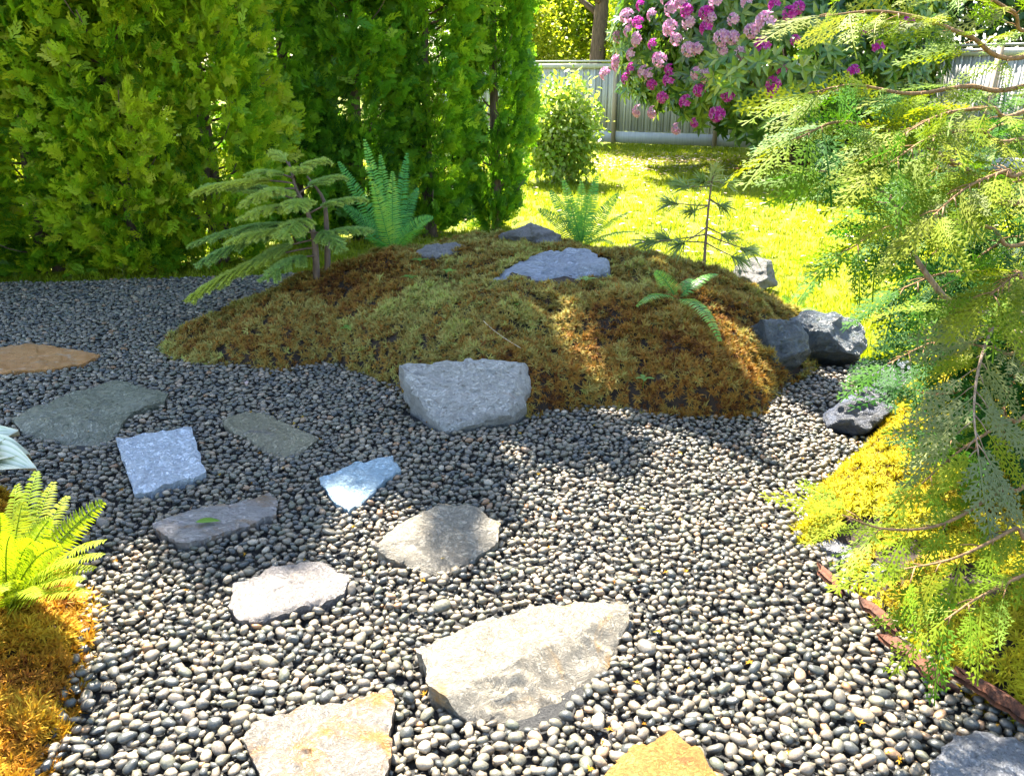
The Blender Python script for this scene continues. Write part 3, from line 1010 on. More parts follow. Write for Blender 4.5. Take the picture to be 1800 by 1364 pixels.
M_TH_L = leaf_mat('arborvitae_bright', [(0.0, (0.044, 0.140, 0.008)), (0.35, (0.165, 0.356, 0.014)), (0.6, (0.385, 0.540, 0.020)), (0.82, (0.550, 0.626, 0.030)), (1.0, (0.462, 0.497, 0.060))], 0.55)  # yellower left trees, their sunlit look also painted into the lighter leaf colour
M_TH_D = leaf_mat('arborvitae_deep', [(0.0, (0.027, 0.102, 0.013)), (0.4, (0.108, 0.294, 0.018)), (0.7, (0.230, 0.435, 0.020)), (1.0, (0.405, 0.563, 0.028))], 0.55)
HEDGE = [(-4.75, 6.75, 0, 0.6, 1.0, 0.66, 'bright arborvitae cut off by the left edge of the photo'),
         (-3.95, 6.95, 0, 2.3, 1.0, 0.70, 'bright yellow green arborvitae second from the left edge'),
         (-3.2, 6.98, 0, 4.1, 1.0, 0.89, 'bright green arborvitae with pale gaps showing through low down'),
         (-2.6, 7.25, 0, 5.4, 0.85, 0.945, 'bright arborvitae with bare brown stems showing on its right side'),
         (-2.12, 8.15, 1, 0.2, 1.02, 1.0, 'deep green arborvitae behind the little spruce'),
         (-1.5, 8.35, 1, 1.7, 1.0, 0.95, 'deep green arborvitae directly behind the tall sword fern'),
         (-0.85, 8.6, 1, 3.3, 0.95, 0.95, 'deep green arborvitae second from the right end of the hedge'),
         (-0.2, 8.95, 1, 4.4, 0.72, 0.98, 'dark arborvitae at the right end of the hedge narrowing at its foot')]
CR = []
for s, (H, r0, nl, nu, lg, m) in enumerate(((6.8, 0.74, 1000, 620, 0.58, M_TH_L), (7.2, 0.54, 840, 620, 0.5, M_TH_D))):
    V, Fc, R = thuja_crown(50 + s, H, r0, nl, nu, lg, [h for h in HEDGE if h[2] == s]).arr()
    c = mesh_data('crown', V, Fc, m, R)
    V, Fc, R = thuja_trunk(60 + s, H).arr()
    t = mesh_data('trunk', V, Fc, M_BARK, R, True)
    V, Fc, R = thuja_limbs(70 + s, H, r0).arr()
    l = mesh_data('limbs', V, Fc, M_BARK, R, True)
    CR.append((c, t, l))
    print('crown tris', len(c.polygons))
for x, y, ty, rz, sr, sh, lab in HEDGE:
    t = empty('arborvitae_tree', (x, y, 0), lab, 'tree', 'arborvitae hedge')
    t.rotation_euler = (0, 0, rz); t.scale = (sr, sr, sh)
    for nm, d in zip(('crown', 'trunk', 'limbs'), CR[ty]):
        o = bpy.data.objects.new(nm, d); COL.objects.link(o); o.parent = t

# ------------------------------------------------------------------ fence
def fence_mat(name, a, b):
    m, nt, bs, out = new_mat(name)
    oi = nt.nodes.new('ShaderNodeObjectInfo')
    tc = nt.nodes.new('ShaderNodeTexCoord')
    mp = nt.nodes.new('ShaderNodeMapping'); mp.inputs['Scale'].default_value = (14, 14, 0.7)
    nt.links.new(tc.outputs['Object'], mp.inputs['Vector'])
    n = noise_node(nt, 3, 6, 0.65, 0.4, mp.outputs[0])
    v = math_node(nt, 'ADD', math_node(nt, 'MULTIPLY', n, 0.7), math_node(nt, 'MULTIPLY', oi.outputs['Random'], 0.4))
    nt.links.new(ramp(nt, v, [(0.3, a), (0.8, b)]), bs.inputs['Base Color'])
    bs.inputs['Roughness'].default_value = 0.75
    bump(nt, bs, n, 0.4, 0.006)
    return m


M_FENCE = fence_mat('weathered_grey_board', (0.341, 0.335, 0.322), (0.630, 0.607, 0.575))
M_POST = fence_mat('tan_fence_post', (0.3, 0.22, 0.14), (0.44, 0.34, 0.24))


def fence(label, A, B, h):
    A, B = np.array(A, float), np.array(B, float)
    L = np.linalg.norm(B - A); d = (B - A) / L
    e = empty('wooden_fence', (A[0], A[1], 0), label, 'fence')
    e.rotation_euler = (0, 0, math.atan2(d[1], d[0]))
    def part(name, c, half, m):
        ac = Acc(); boxes(ac, (0, 0, 0), half)
        V, Fc, R = ac.arr()
        o = bpy.data.objects.new(name, mesh_data(name, V, Fc, m)); COL.objects.link(o); o.parent = e; o.location = c
        return o
    bw = 0.142
    n = int(L / (bw + 0.012))
    ac = Acc(); boxes(ac, (0, 0, 0), (bw / 2, 0.009, (h - 0.34) / 2)); V, Fc, R = ac.arr()
    bd = mesh_data('board', V, Fc, M_FENCE)
    bat = Acc(); boxes(bat, (0, 0, 0), (0.02, 0.008, (h - 0.34) / 2)); Vb, Fb, _ = bat.arr()
    bt = mesh_data('batten', Vb, Fb, M_FENCE)
    for i in range(n):
        o = bpy.data.objects.new('board', bd); COL.objects.link(o); o.parent = e
        o.location = ((i + 0.5) * L / n, random.uniform(-0.003, 0.003), 0.3 + (h - 0.34) / 2 + random.uniform(-0.006, 0.006))
        o.rotation_euler = (0, random.uniform(-0.004, 0.004), random.uniform(-0.02, 0.02))
        o = bpy.data.objects.new('batten', bt); COL.objects.link(o); o.parent = e
        o.location = (i * L / n, -0.022, 0.3 + (h - 0.34) / 2)
    part('kickboard', (L / 2, -0.012, 0.165), (L / 2, 0.02, 0.125), M_FENCE)
    part('top_rail', (L / 2, -0.03, h - 0.1), (L / 2, 0.02, 0.055), M_FENCE)
    part('cap_rail', (L / 2, -0.01, h + 0.005), (L / 2 + 0.03, 0.075, 0.02), M_FENCE)
    for x in np.arange(0.05, L, 2.4):
        part('post', (x, -0.075, h / 2 - 0.02), (0.045, 0.03, h / 2), M_POST)


fence('weathered grey board fence with tan posts behind the lawn', (-1.9, 22.4), (5.5, 18.6), 1.82)
fence('shaded board fence glimpsed behind the rhododendron and cedar', (5.52, 18.5), (10.2, 10.3), 2.0)


# ------------------------------------------------------------------ broad leaves
def blade(w=0.16, fold=0.06, droop=0.12, n=4):
    V, Fc = [np.array([0, 0, 0])], []
    for i in range(1, n):
        t = i / n
        ww = w * math.sin(math.pi * t ** 0.8)
        z = -droop * t * t
        V += [np.array([-ww, t, z + fold * ww / w]), np.array([0, t, z]), np.array([ww, t, z + fold * ww / w])]
    V.append(np.array([0, 1, -droop]))
    Fc += [(0, 2, 1), (0, 3, 2)]
    for i in range(n - 2):
        b = 1 + 3 * i
        Fc += [(b, b + 1, b + 4), (b, b + 4, b + 3), (b + 1, b + 2, b + 5), (b + 1, b + 5, b + 4)]
    b = 1 + 3 * (n - 2); e = len(V) - 1
    Fc += [(b, b + 1, e), (b + 1, b + 2, e)]
    return np.array(V), np.array(Fc)


LEAF = blade(0.17, 0.06, 0.12, 3)
LEAF_S = blade(0.28, 0.05, 0.1, 3)

# ------------------------------------------------------------------ rhododendron
M_RH = leaf_mat('rhododendron_leaf', [(0.0, (0.03, 0.08, 0.015)), (0.4, (0.09, 0.2, 0.03)), (0.75, (0.22, 0.31, 0.05)), (1.0, (0.42, 0.43, 0.12))], 0.35, 0.28, 0.7)
M_FLW = leaf_mat('magenta_petal', [(0.0, (0.36, 0.01, 0.22)), (0.5, (0.5, 0.03, 0.36)), (1.0, (0.62, 0.2, 0.5))], 0.4, 0.5, 0.2, (1.1, 0.7, 1.1))
M_FLP = leaf_mat('pale_pink_petal', [(0.0, (0.5, 0.2, 0.4)), (0.5, (0.62, 0.34, 0.5)), (1.0, (0.7, 0.48, 0.6))], 0.4, 0.5, 0.2, (1.1, 0.8, 1.1))
RC = np.array([4.4, 14.9, 2.2]); RR = np.array([2.7, 2.2, 2.6])
rh = empty('rhododendron_bush', (RC[0] + 0.6, RC[1], 0), 'big rhododendron with magenta and pink flower trusses in front of the fence', 'shrub')


def rh_surface(n, seed):
    r = np.random.default_rng(seed)
    N_ = nrm(r.normal(size=(n, 3)))
    lump = np.array([noise.noise(Vector(tuple(v * 2.3 + 3))) for v in N_])
    P = RC + N_ * RR * (0.94 + 0.26 * lump)[:, None]
    low = np.interp(P[:, 0], [2.0, 3.2, 4.2, 5.0], [1.25, 0.7, 0.45, 0.1])
    ok = P[:, 2] > low
    return P[ok], nrm(N_ / RR)[ok], lump[ok]


P, N_, lump = rh_surface(3600, 5)
r_ = np.random.default_rng(9)
inner = r_.uniform(0, 1, len(P)) < 0.35
P = P - N_ * (np.where(inner, r_.uniform(0.2, 0.7, len(P)), 0))[:, None]
_, u, v, zd = in_view(P)
facing = (N_ @ nrm(EYE - RC)) > 0.25
seen = facing & ~inner & (u > 1060) & (u < 1560) & (v > 5) & (v < 300)
cand = np.where(seen)[0]
pick = set(cand[np.argsort(zd[cand])][:46].tolist())
PL, DL, SL, RL = [], [], [], []
leaf_me = [mesh_data('leaf', LEAF[0], LEAF[1], M_RH, np.full(len(LEAF[0]), q), True) for q in (0.25, 0.45, 0.6, 0.8)]
for i in range(len(P)):
    ax = nrm(N_[i] + np.array([0, 0, 0.35]) + r_.normal(0, 0.25, 3))
    x = nrm(np.cross(ax, [0.3, 0.2, 0.93])); y = np.cross(ax, x)
    nl = 6 if i in pick else 8
    for k in range(nl):
        a = k / nl * 6.283 + r_.uniform(-0.2, 0.2)
        d = nrm(x * math.cos(a) + y * math.sin(a) + ax * r_.uniform(-0.15, 0.45))
        L = r_.uniform(0.15, 0.24)
        if i in pick:
            o = bpy.data.objects.new('leaf', leaf_me[int(r_.integers(0, 4))]); COL.objects.link(o); o.parent = rh
            M = frames(d[None], ax[None])[0] * L
            q = P[i] - ORG[rh.name]
            o.matrix_local = Matrix([[*M[r], q[r]] for r in range(3)] + [[0, 0, 0, 1]])
        else:
            PL.append(P[i]); DL.append((d, ax)); SL.append(L)
            RL.append(np.clip(0.45 + 0.35 * lump[i] + r_.normal(0, 0.18), 0, 1))
PL = np.array(PL); DL = np.array(DL)
ac = Acc(); ac.add(*scatter(LEAF, frames(DL[:, 0], DL[:, 1]), PL, np.array(SL), np.array(RL)))
o = ac.build('foliage', M_RH, rh, True); o['kind'] = 'stuff'
ac = Acc()
for k in range(7):
    b = np.array([RC[0] + 0.6 + r_.uniform(-0.3, 0.5), RC[1] + r_.uniform(-0.3, 0.3), 0])
    e = RC + nrm(r_.normal(size=3) + [0, 0, 0.8]) * RR * 0.8
    ac.add(*tube(bez(b, (b + e) / 2 + [0, 0, 0.5], e, 9), np.linspace(0.06, 0.012, 9), 6))
ac.build('limbs', M_BARK, rh, True)


def truss(seed):
    r = np.random.default_rng(seed)
    V, Fc, R = [], [], []
    for k in range(13):
        n = nrm(r.normal(size=3) * [1, 1, 0.6] + [0, 0, 0.75])
        c = n * 0.62
        x = nrm(np.cross(n, [0.2, 0.9, 0.31])); y = np.cross(n, x)
        a0 = r.uniform(0, 6)
        for j in range(5):
            a = a0 + j * 1.2566
            d = x * math.cos(a) + y * math.sin(a); s = -x * math.sin(a) + y * math.cos(a)
            b = len(V)
            V += [c - n * 0.12, c + d * 0.22 + s * 0.13 + n * 0.1, c + d * 0.22 - s * 0.13 + n * 0.1, c + d * 0.38 + n * 0.1]
            Fc += [(b, b + 2, b + 1), (b + 1, b + 2, b + 3)]
            q = r.uniform(0, 1); R += [q * 0.6, q, q, q]
    return np.array(V), np.array(Fc), np.array(R)


TR = [truss(i) for i in range(3)]
TM = [mesh_data('flower_truss', t[0], t[1], M_FLW, t[2]) for t in TR]
TP = [mesh_data('flower_truss', t[0], t[1], M_FLP, t[2]) for t in TR]
FLOWERS = [(1262, 200, 15, 0), (1210, 180, 13, 0), (1232, 160, 12, 0), (1280, 168, 13, 0), (1358, 150, 15, 0), (1352, 165, 12, 0), (1170, 172, 11, 0), (1152, 150, 10, 0), (1182, 125, 10, 0), (1155, 83, 11, 0),
           (1245, 55, 14, 0), (1243, 30, 14, 0), (1260, 8, 14, 1), (1270, 72, 16, 1), (1185, 22, 14, 1), (1200, 10, 12, 1), (1340, 85, 17, 0), (1345, 45, 20, 1), (1320, 60, 14, 1), (1385, 30, 14, 0), (1400, 20, 12, 0),
           (1075, 132, 12, 1), (1095, 118, 12, 1), (1120, 100, 13, 1), (1115, 60, 12, 1), (1140, 130, 13, 1), (1110, 140, 11, 0), (1130, 195, 12, 1), (1155, 197, 12, 1), (1160, 105, 9, 0), (1215, 45, 14, 1),
           (1195, 225, 11, 1), (1225, 215, 9, 0), (1300, 95, 12, 1), (1372, 125, 11, 0), (1395, 75, 10, 0), (1515, 58, 13, 0), (1536, 86, 12, 0), (1494, 128, 12, 0), (1585, 48, 14, 0), (1290, 40, 12, 1), (1360, 15, 12, 0), (1230, 90, 12, 1)]
for k in range(26):
    FLOWERS.append((random.uniform(1095, 1330), random.uniform(-10, 150), random.uniform(10, 14), 1 if random.random() < 0.75 else 0))
for px, py, rr_, pal in FLOWERS:
    # stand each truss on the crown's surface where its pixel's ray meets it
    d = ray(px, py); o_ = (EYE - RC) / RR; dd = d / RR
    A_, B_, C_ = dd @ dd, 2 * o_ @ dd, o_ @ o_ - 1.02
    disc = B_ * B_ - 4 * A_ * C_
    t = (-B_ - math.sqrt(disc)) / (2 * A_) if disc > 0 else -B_ / (2 * A_)
    p = EYE + d * t
    n = nrm((p - RC) / RR ** 2) * 0.8 + np.array([0, -0.2, 0.35])
    M = frames(nrm(np.cross(n, [1, 0.2, 0]))[None], nrm(n)[None])[0] * (rr_ / F_PX * t * 1.25)
    o = bpy.data.objects.new('flower_truss', random.choice(TP if pal else TM)); COL.objects.link(o); o.parent = rh
    q = p + nrm(n) * 0.1 - ORG[rh.name]
    o.matrix_local = Matrix([[*M[r], q[r]] for r in range(3)] + [[0, 0, 0, 1]])


# ------------------------------------------------------------------ leafy trees and shrubs beyond
def leaf_ball(P0, R0, n, s0, s1, seed, clump=26, spread=0.16, light=0.5, T=LEAF_S):
    r = np.random.default_rng(seed)
    m = n // clump
    N_ = nrm(r.normal(size=(m, 3)))
    ra = r.uniform(0.35, 1.0, m) ** 0.45
    lump = np.array([noise.noise(Vector(tuple(v * 1.9 + seed))) for v in N_])
    C = P0 + N_ * R0 * (ra * (0.9 + 0.4 * lump))[:, None]
    P = (C[:, None] + r.normal(0, 1, (m, clump, 3)) * np.asarray(R0) * spread).reshape(-1, 3)
    k = len(P)
    D = nrm(np.repeat(N_, clump, 0) * 0.6 + r.normal(0, 0.8, (k, 3)) + [0, 0, -0.1])
    U = nrm(r.normal(0, 0.6, (k, 3)) + [0, 0, 1])
    R = np.clip(light + 0.3 * np.repeat(lump, clump) + r.normal(0, 0.16, k), 0, 1)
    return P, D, U, r.uniform(s0, s1, k), R


M_SUNL = leaf_mat('yellow_green_leaf', [(0.0, (0.1, 0.2, 0.012)), (0.4, (0.24, 0.36, 0.02)), (0.75, (0.4, 0.44, 0.03)), (1.0, (0.46, 0.46, 0.09))], 0.6)
M_MIDL = leaf_mat('mid_green_leaf', [(0.0, (0.04, 0.12, 0.015)), (0.5, (0.14, 0.28, 0.025)), (1.0, (0.36, 0.44, 0.04))], 0.6)
M_DARK = leaf_mat('dark_evergreen_leaf', [(0.0, (0.01, 0.03, 0.012)), (0.5, (0.02, 0.06, 0.02)), (1.0, (0.05, 0.12, 0.03))], 0.25)

# variegated shrub beside the hedge
sp = at(982, 325)
sh = empty('leafy_shrub', (sp[0], sp[1] + 0.3, 0), 'sunlit yellow green shrub between the hedge and the fence', 'shrub')
for c, rr_, n, sd in (((0.0, 0.3, 0.78), (0.46, 0.45, 0.62), 3600, 1), ((0.12, 0.2, 1.05), (0.3, 0.3, 0.34), 900, 2)):
    pass
P1 = leaf_ball(np.array([sp[0], sp[1] + 0.3, 0.72]), np.array([0.56, 0.5, 0.72]), 7000, 0.06, 0.11, 11, 14, 0.2, 0.6)
ac = leafy([LEAF_S], *P1); ac.build('foliage', leaf_mat('variegated_leaf', [(0.0, (0.06, 0.16, 0.015)), (0.45, (0.2, 0.34, 0.03)), (0.75, (0.34, 0.44, 0.08)), (1.0, (0.5, 0.54, 0.3))], 0.45), sh, True)
ac = Acc()
for k in range(6):
    a = k * 1.05
    ac.add(*tube(bez((sp[0], sp[1] + 0.3, -0.02), (sp[0] + 0.1 * math.cos(a), sp[1] + 0.3 + 0.1 * math.sin(a), 0.5), (sp[0] + 0.3 * math.cos(a), sp[1] + 0.3 + 0.3 * math.sin(a), 1.05), 6), np.linspace(0.016, 0.005, 6), 5))
ac.build('stems', M_BARK, sh, True)


def tree_data(seed, H, cr, n, s0, s1, mat, trunk_r, light, cz=0.62, ch=0.42):
    r = np.random.default_rng(seed)
    t = Acc()
    z = np.linspace(-0.1, H * 0.7, 10)
    t.add(*tube(np.stack([0.12 * np.sin(z * 0.7 + seed), 0.1 * np.cos(z * 0.6), z], -1), np.linspace(trunk_r, trunk_r * 0.4, 10), 9))
    for k in range(9):
        a = r.uniform(0, 6.283); zb = r.uniform(0.25, 0.65) * H
        d = np.array([math.cos(a), math.sin(a), 0.5]) * cr * r.uniform(0.6, 0.9)
        t.add(*tube(bez((0, 0, zb), d * 0.5 + [0, 0, zb + 0.2], d + [0, 0, zb + 0.5], 6), np.linspace(trunk_r * 0.35, 0.015, 6), 5))
    c = leafy([LEAF_S], *leaf_ball(np.array([0, 0, H * cz]), np.array([cr, cr, H * ch]), n, s0, s1, seed, 30, 0.13, light))
    V, Fc, R = t.arr(); tm = mesh_data('trunk', V, Fc, M_BARK, R, True)
    V, Fc, R = c.arr(); cm = mesh_data('crown', V, Fc, mat, R, True)
    return cm, tm


TREES = {'tall': tree_data(8, 9.0, 2.6, 8000, 0.14, 0.25, M_MIDL, 0.26, 0.5, 0.74, 0.3), 'sun': tree_data(3, 6.0, 2.3, 12000, 0.12, 0.22, M_SUNL, 0.16, 0.55), 'mid': tree_data(4, 7.5, 2.6, 9000, 0.13, 0.24, M_MIDL, 0.24, 0.5),
         'dark': tree_data(5, 7.0, 2.4, 11000, 0.12, 0.22, M_DARK, 0.2, 0.5)}


def tree(kind, name, x, y, rz, sc, label, group='trees beyond the fence'):
    t = empty(name, (x, y, 0), label, 'tree', group)
    t.rotation_euler = (0, 0, rz); t.scale = (sc, sc, sc)
    for nm, d in zip(('crown', 'trunk'), TREES[kind]):
        o = bpy.data.objects.new(nm, d); COL.objects.link(o); o.parent = t


tree('sun', 'leafy_tree', 0.4, 27.5, 0.4, 0.8, 'low yellow green tree over the fence beside the hedge')
tree('tall', 'leafy_tree', 2.3, 23.4, 1.4, 1.0, 'tree with thick dark trunk rising behind the fence')
tree('sun', 'leafy_tree', 4.1, 27.0, 2.6, 0.75, 'yellow green tree between the thick trunk and the rhododendron')
tree('mid', 'leafy_tree', 5.6, 29.5, 3.3, 1.05, 'green tree behind the top of the rhododendron')
tree('dark', 'evergreen_tree', 9.2, 20.5, 0.7, 1.0, 'dark evergreen tree behind the rhododendron at upper right')
tree('dark', 'evergreen_tree', 10.9, 16.6, 2.2, 1.0, 'dark evergreen tree behind the cedar at the right edge')
tree('sun', 'leafy_tree', 1.9, 31.5, 5.0, 1.0, 'pale green tree far behind the thick trunk')
tree('sun', 'leafy_tree', 0.2, 25.3, 2.0, 0.62, 'low sunlit tree just over the fence left of the thick trunk')
tree('sun', 'leafy_tree', 3.55, 23.6, 3.6, 0.55, 'low sunlit tree just over the fence right of the thick trunk')
tree('mid', 'leafy_tree', 3.6, 33.5, 1.0, 1.15, 'tall green tree far behind the fence in the gap')
tree('dark', 'evergreen_tree', 13.6, 21.0, 4.0, 1.1, 'dark evergreen tree farthest right behind the cedar')
tree('mid', 'leafy_tree', -1.2, 31.0, 4.2, 1.1, 'green tree far behind the right end of the hedge')
tree('mid', 'leafy_tree', -6.0, 26.0, 5.2, 1.0, 'green tree seen through the middle of the hedge')
tree('sun', 'leafy_tree', -10.0, 24.0, 5.9, 0.9, 'yellow green tree seen through the hedge at left')
tree('mid', 'leafy_tree', -14.5, 22.0, 0.9, 1.0, 'green tree seen through the hedge at the left edge')
tree('mid', 'leafy_tree', 9.8, 28.0, 0.1, 1.15, 'tall green tree far behind the rhododendron')


# ------------------------------------------------------------------ ferns
def frond(name, parent, p0, p1, p2, n, wmax, mat, side=None, r=0.5, gap=0.08, droop=0.25, fw=0.3, seed=0):
    rr_ = np.random.default_rng(seed)
    C = bez(p0, p1, p2, n + 2)
    L = np.linalg.norm(np.diff(C, axis=0), axis=1).sum()
    t = nrm(np.gradient(C, axis=0))
    if side is None:
        side = np.cross(t[len(t) // 2], [0, 0, 1.0])
        if np.linalg.norm(side) < 0.3: side = np.cross(t[len(t) // 2], [0, -1, 0.2])
    side = nrm(side)
    ac = Acc()
    ac.add(*tube(C[::3] if n > 20 else C, np.linspace(0.0035, 0.001, len(C[::3] if n > 20 else C)), 4), 0.35)
    V, Fc, R = [], [], []
    for i in range(1, n + 1):
        s = i / (n + 1)
        if s < gap: continue
        q = (s - gap) / (1 - gap)
        l = wmax * min(1, (0.45 + q * 3.0)) * (1 - q) ** 0.62 + 0.004
        tt = t[i]; sd = nrm(side - tt * np.dot(side, tt)); up = np.cross(sd, tt)
        if up[2] < 0: up = -up
        for s_ in (-1, 1):
            d = nrm(sd * s_ + tt * 0.28 + up * rr_.uniform(-0.05, 0.12))
            w = tt * (L / n * 0.5 * (1 - fw))
            b = len(V); p = C[i] + tt * rr_.uniform(-0.2, 0.2) * L / n
            V += [p - w * 0.6, p + w * 0.6, p + d * l * 0.5 + w * 0.95 + up * l * 0.03, p + d * l * 0.5 - w * 0.95 + up * l * 0.03, p + d * l - up * l * droop]
            Fc += [(b, b + 1, b + 2), (b, b + 2, b + 3), (b + 3, b + 2, b + 4)]
            R += [np.clip(r + rr_.normal(0, 0.1), 0, 1)] * 5
    ac.add(V, Fc, np.array(R))
    return ac.build(name, mat, parent)


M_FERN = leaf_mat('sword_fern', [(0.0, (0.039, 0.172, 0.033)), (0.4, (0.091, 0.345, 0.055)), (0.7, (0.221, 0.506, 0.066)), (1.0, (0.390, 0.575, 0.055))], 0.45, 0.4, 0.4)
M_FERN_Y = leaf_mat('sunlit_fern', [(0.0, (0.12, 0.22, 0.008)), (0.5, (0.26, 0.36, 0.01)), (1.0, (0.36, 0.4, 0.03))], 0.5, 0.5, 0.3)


def fern(label, base, depth_base, tips, mat, wmax=0.075, n=38, name='sword_fern', seed=0, lift=0.3):
    """tips: (px, py, depth offset from the crown, bulge up, brightness)"""
    e = empty(name, base, label, 'fern')
    for k, (px, py, dd, bl, r) in enumerate(tips):
        tip = dep(px, py, depth_base + dd)
        mid = (np.array(base) + tip) / 2 + np.array([0, 0, bl]) + (tip - base) * [0.05, 0.05, 0]
        d = tip - base
        sd = np.cross(nrm(d), nrm(np.array([d[0] * 0.2, -1.0, 0.45]))) if abs(d[2]) > 0.6 * np.linalg.norm(d) else None
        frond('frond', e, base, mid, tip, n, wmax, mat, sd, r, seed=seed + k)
    return e


fb = on_crest(690, 446); fd = (fb - EYE) @ FWD
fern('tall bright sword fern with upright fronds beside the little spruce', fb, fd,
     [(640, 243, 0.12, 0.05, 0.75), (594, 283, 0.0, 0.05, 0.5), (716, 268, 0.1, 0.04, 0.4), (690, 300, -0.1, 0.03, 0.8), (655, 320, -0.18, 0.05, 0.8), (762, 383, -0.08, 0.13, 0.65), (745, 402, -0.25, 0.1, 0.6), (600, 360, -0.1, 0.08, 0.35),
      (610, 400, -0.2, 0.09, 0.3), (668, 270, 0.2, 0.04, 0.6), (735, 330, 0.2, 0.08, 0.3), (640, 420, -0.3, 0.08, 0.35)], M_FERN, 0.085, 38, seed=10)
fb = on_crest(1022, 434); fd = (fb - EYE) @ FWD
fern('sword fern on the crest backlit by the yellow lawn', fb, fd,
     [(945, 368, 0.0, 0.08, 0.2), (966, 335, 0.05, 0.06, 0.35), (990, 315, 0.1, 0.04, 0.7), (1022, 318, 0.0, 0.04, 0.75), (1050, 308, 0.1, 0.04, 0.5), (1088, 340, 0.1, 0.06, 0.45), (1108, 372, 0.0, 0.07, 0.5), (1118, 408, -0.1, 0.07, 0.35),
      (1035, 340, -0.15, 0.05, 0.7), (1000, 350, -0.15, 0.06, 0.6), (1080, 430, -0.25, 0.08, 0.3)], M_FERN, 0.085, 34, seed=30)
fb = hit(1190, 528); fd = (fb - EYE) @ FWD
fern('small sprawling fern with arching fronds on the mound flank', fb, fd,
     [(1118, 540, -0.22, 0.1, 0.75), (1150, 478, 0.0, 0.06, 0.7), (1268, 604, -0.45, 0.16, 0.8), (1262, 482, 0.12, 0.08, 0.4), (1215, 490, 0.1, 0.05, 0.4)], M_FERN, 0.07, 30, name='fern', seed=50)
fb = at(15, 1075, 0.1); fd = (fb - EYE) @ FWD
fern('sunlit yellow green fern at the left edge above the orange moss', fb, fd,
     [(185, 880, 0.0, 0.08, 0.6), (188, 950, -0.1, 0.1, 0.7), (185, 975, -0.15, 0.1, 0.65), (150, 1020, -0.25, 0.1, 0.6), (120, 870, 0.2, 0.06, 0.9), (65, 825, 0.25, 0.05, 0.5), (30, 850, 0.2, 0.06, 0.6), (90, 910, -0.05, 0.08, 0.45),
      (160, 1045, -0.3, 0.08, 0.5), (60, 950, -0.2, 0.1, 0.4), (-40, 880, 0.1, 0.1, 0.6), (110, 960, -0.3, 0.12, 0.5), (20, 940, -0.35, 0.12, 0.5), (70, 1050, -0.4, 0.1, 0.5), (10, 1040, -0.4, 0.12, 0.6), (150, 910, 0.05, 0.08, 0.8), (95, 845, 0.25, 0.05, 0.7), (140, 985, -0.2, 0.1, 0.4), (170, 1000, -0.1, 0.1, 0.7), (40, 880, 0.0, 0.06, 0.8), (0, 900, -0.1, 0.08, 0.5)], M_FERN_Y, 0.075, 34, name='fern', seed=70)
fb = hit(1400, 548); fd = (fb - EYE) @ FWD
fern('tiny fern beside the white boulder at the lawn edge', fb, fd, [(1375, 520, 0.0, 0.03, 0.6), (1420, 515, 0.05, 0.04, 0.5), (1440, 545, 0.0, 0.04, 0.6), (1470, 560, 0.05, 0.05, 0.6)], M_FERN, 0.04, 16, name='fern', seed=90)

# hosta leaves
hb = at(-40, 830, 0.12)
ho = empty('hosta_plant', (hb[0], hb[1], 0.0), 'hosta with broad white striped leaves at the left edge', 'plant')


def hosta_mat():
    m, nt, bs, out = new_mat('white_hosta_leaf')
    a = rnd_node(nt)
    nt.links.new(ramp(nt, a, [(0.0, (0.2, 0.3, 0.12)), (0.35, (0.62, 0.64, 0.44)), (1.0, (0.76, 0.74, 0.58))]), bs.inputs['Base Color'])
    bs.inputs['Roughness'].default_value = 0.45
    return m


M_HOSTA = hosta_mat()
for px, py, dz in ((60, 815, 0), (72, 840, -0.06), (40, 775, 0.1), (10, 845, -0.1)):
    tip = dep(px, py, (hb - EYE) @ FWD + dz)
    p0 = np.array([hb[0] - 0.05, hb[1], 0.16]); d = tip - p0; L = np.linalg.norm(d)
    V, Fc, R = [], [], []
    nu, nv = 12, 14
    M = frames(nrm(d)[None], np.array([[0, -0.35, 1.0]]))[0]
    for i in range(nu + 1):
        t = i / nu
        w = 0.085 * math.sin(math.pi * min(1, t ** 0.75)) + 0.002
        for j in range(nv + 1):
            s = j / nv * 2 - 1
            rib = 0.004 * math.cos(j * math.pi) * (1 - t * 0.5)
            V.append(p0 + M @ np.array([s * w, t * L, 0.05 * math.sin(t * 2.6) + 0.03 * abs(s) + rib])); R.append(0.15 if j % 2 and t < 0.9 else 0.9)
    for i in range(nu):
        for j in range(nv):
            b = i * (nv + 1) + j
            Fc.append((b, b + 1, b + nv + 2, b + nv + 1))
    mk('leaf', V, Fc, M_HOSTA, ho, R, True)
ac = Acc(); ac.add(*tube([(hb[0] - 0.05, hb[1], -0.01), (hb[0] - 0.05, hb[1], 0.17)], [0.014, 0.01], 6)); ac.build('stem', M_FERN_Y, ho)

# ------------------------------------------------------------------ little spruce
M_SPR = leaf_mat('spruce_needle', [(0.0, (0.1, 0.25, 0.09)), (0.4, (0.32, 0.46, 0.12)), (0.7, (0.46, 0.54, 0.11)), (1.0, (0.48, 0.54, 0.08))], 0.3, 0.5, 0.3)


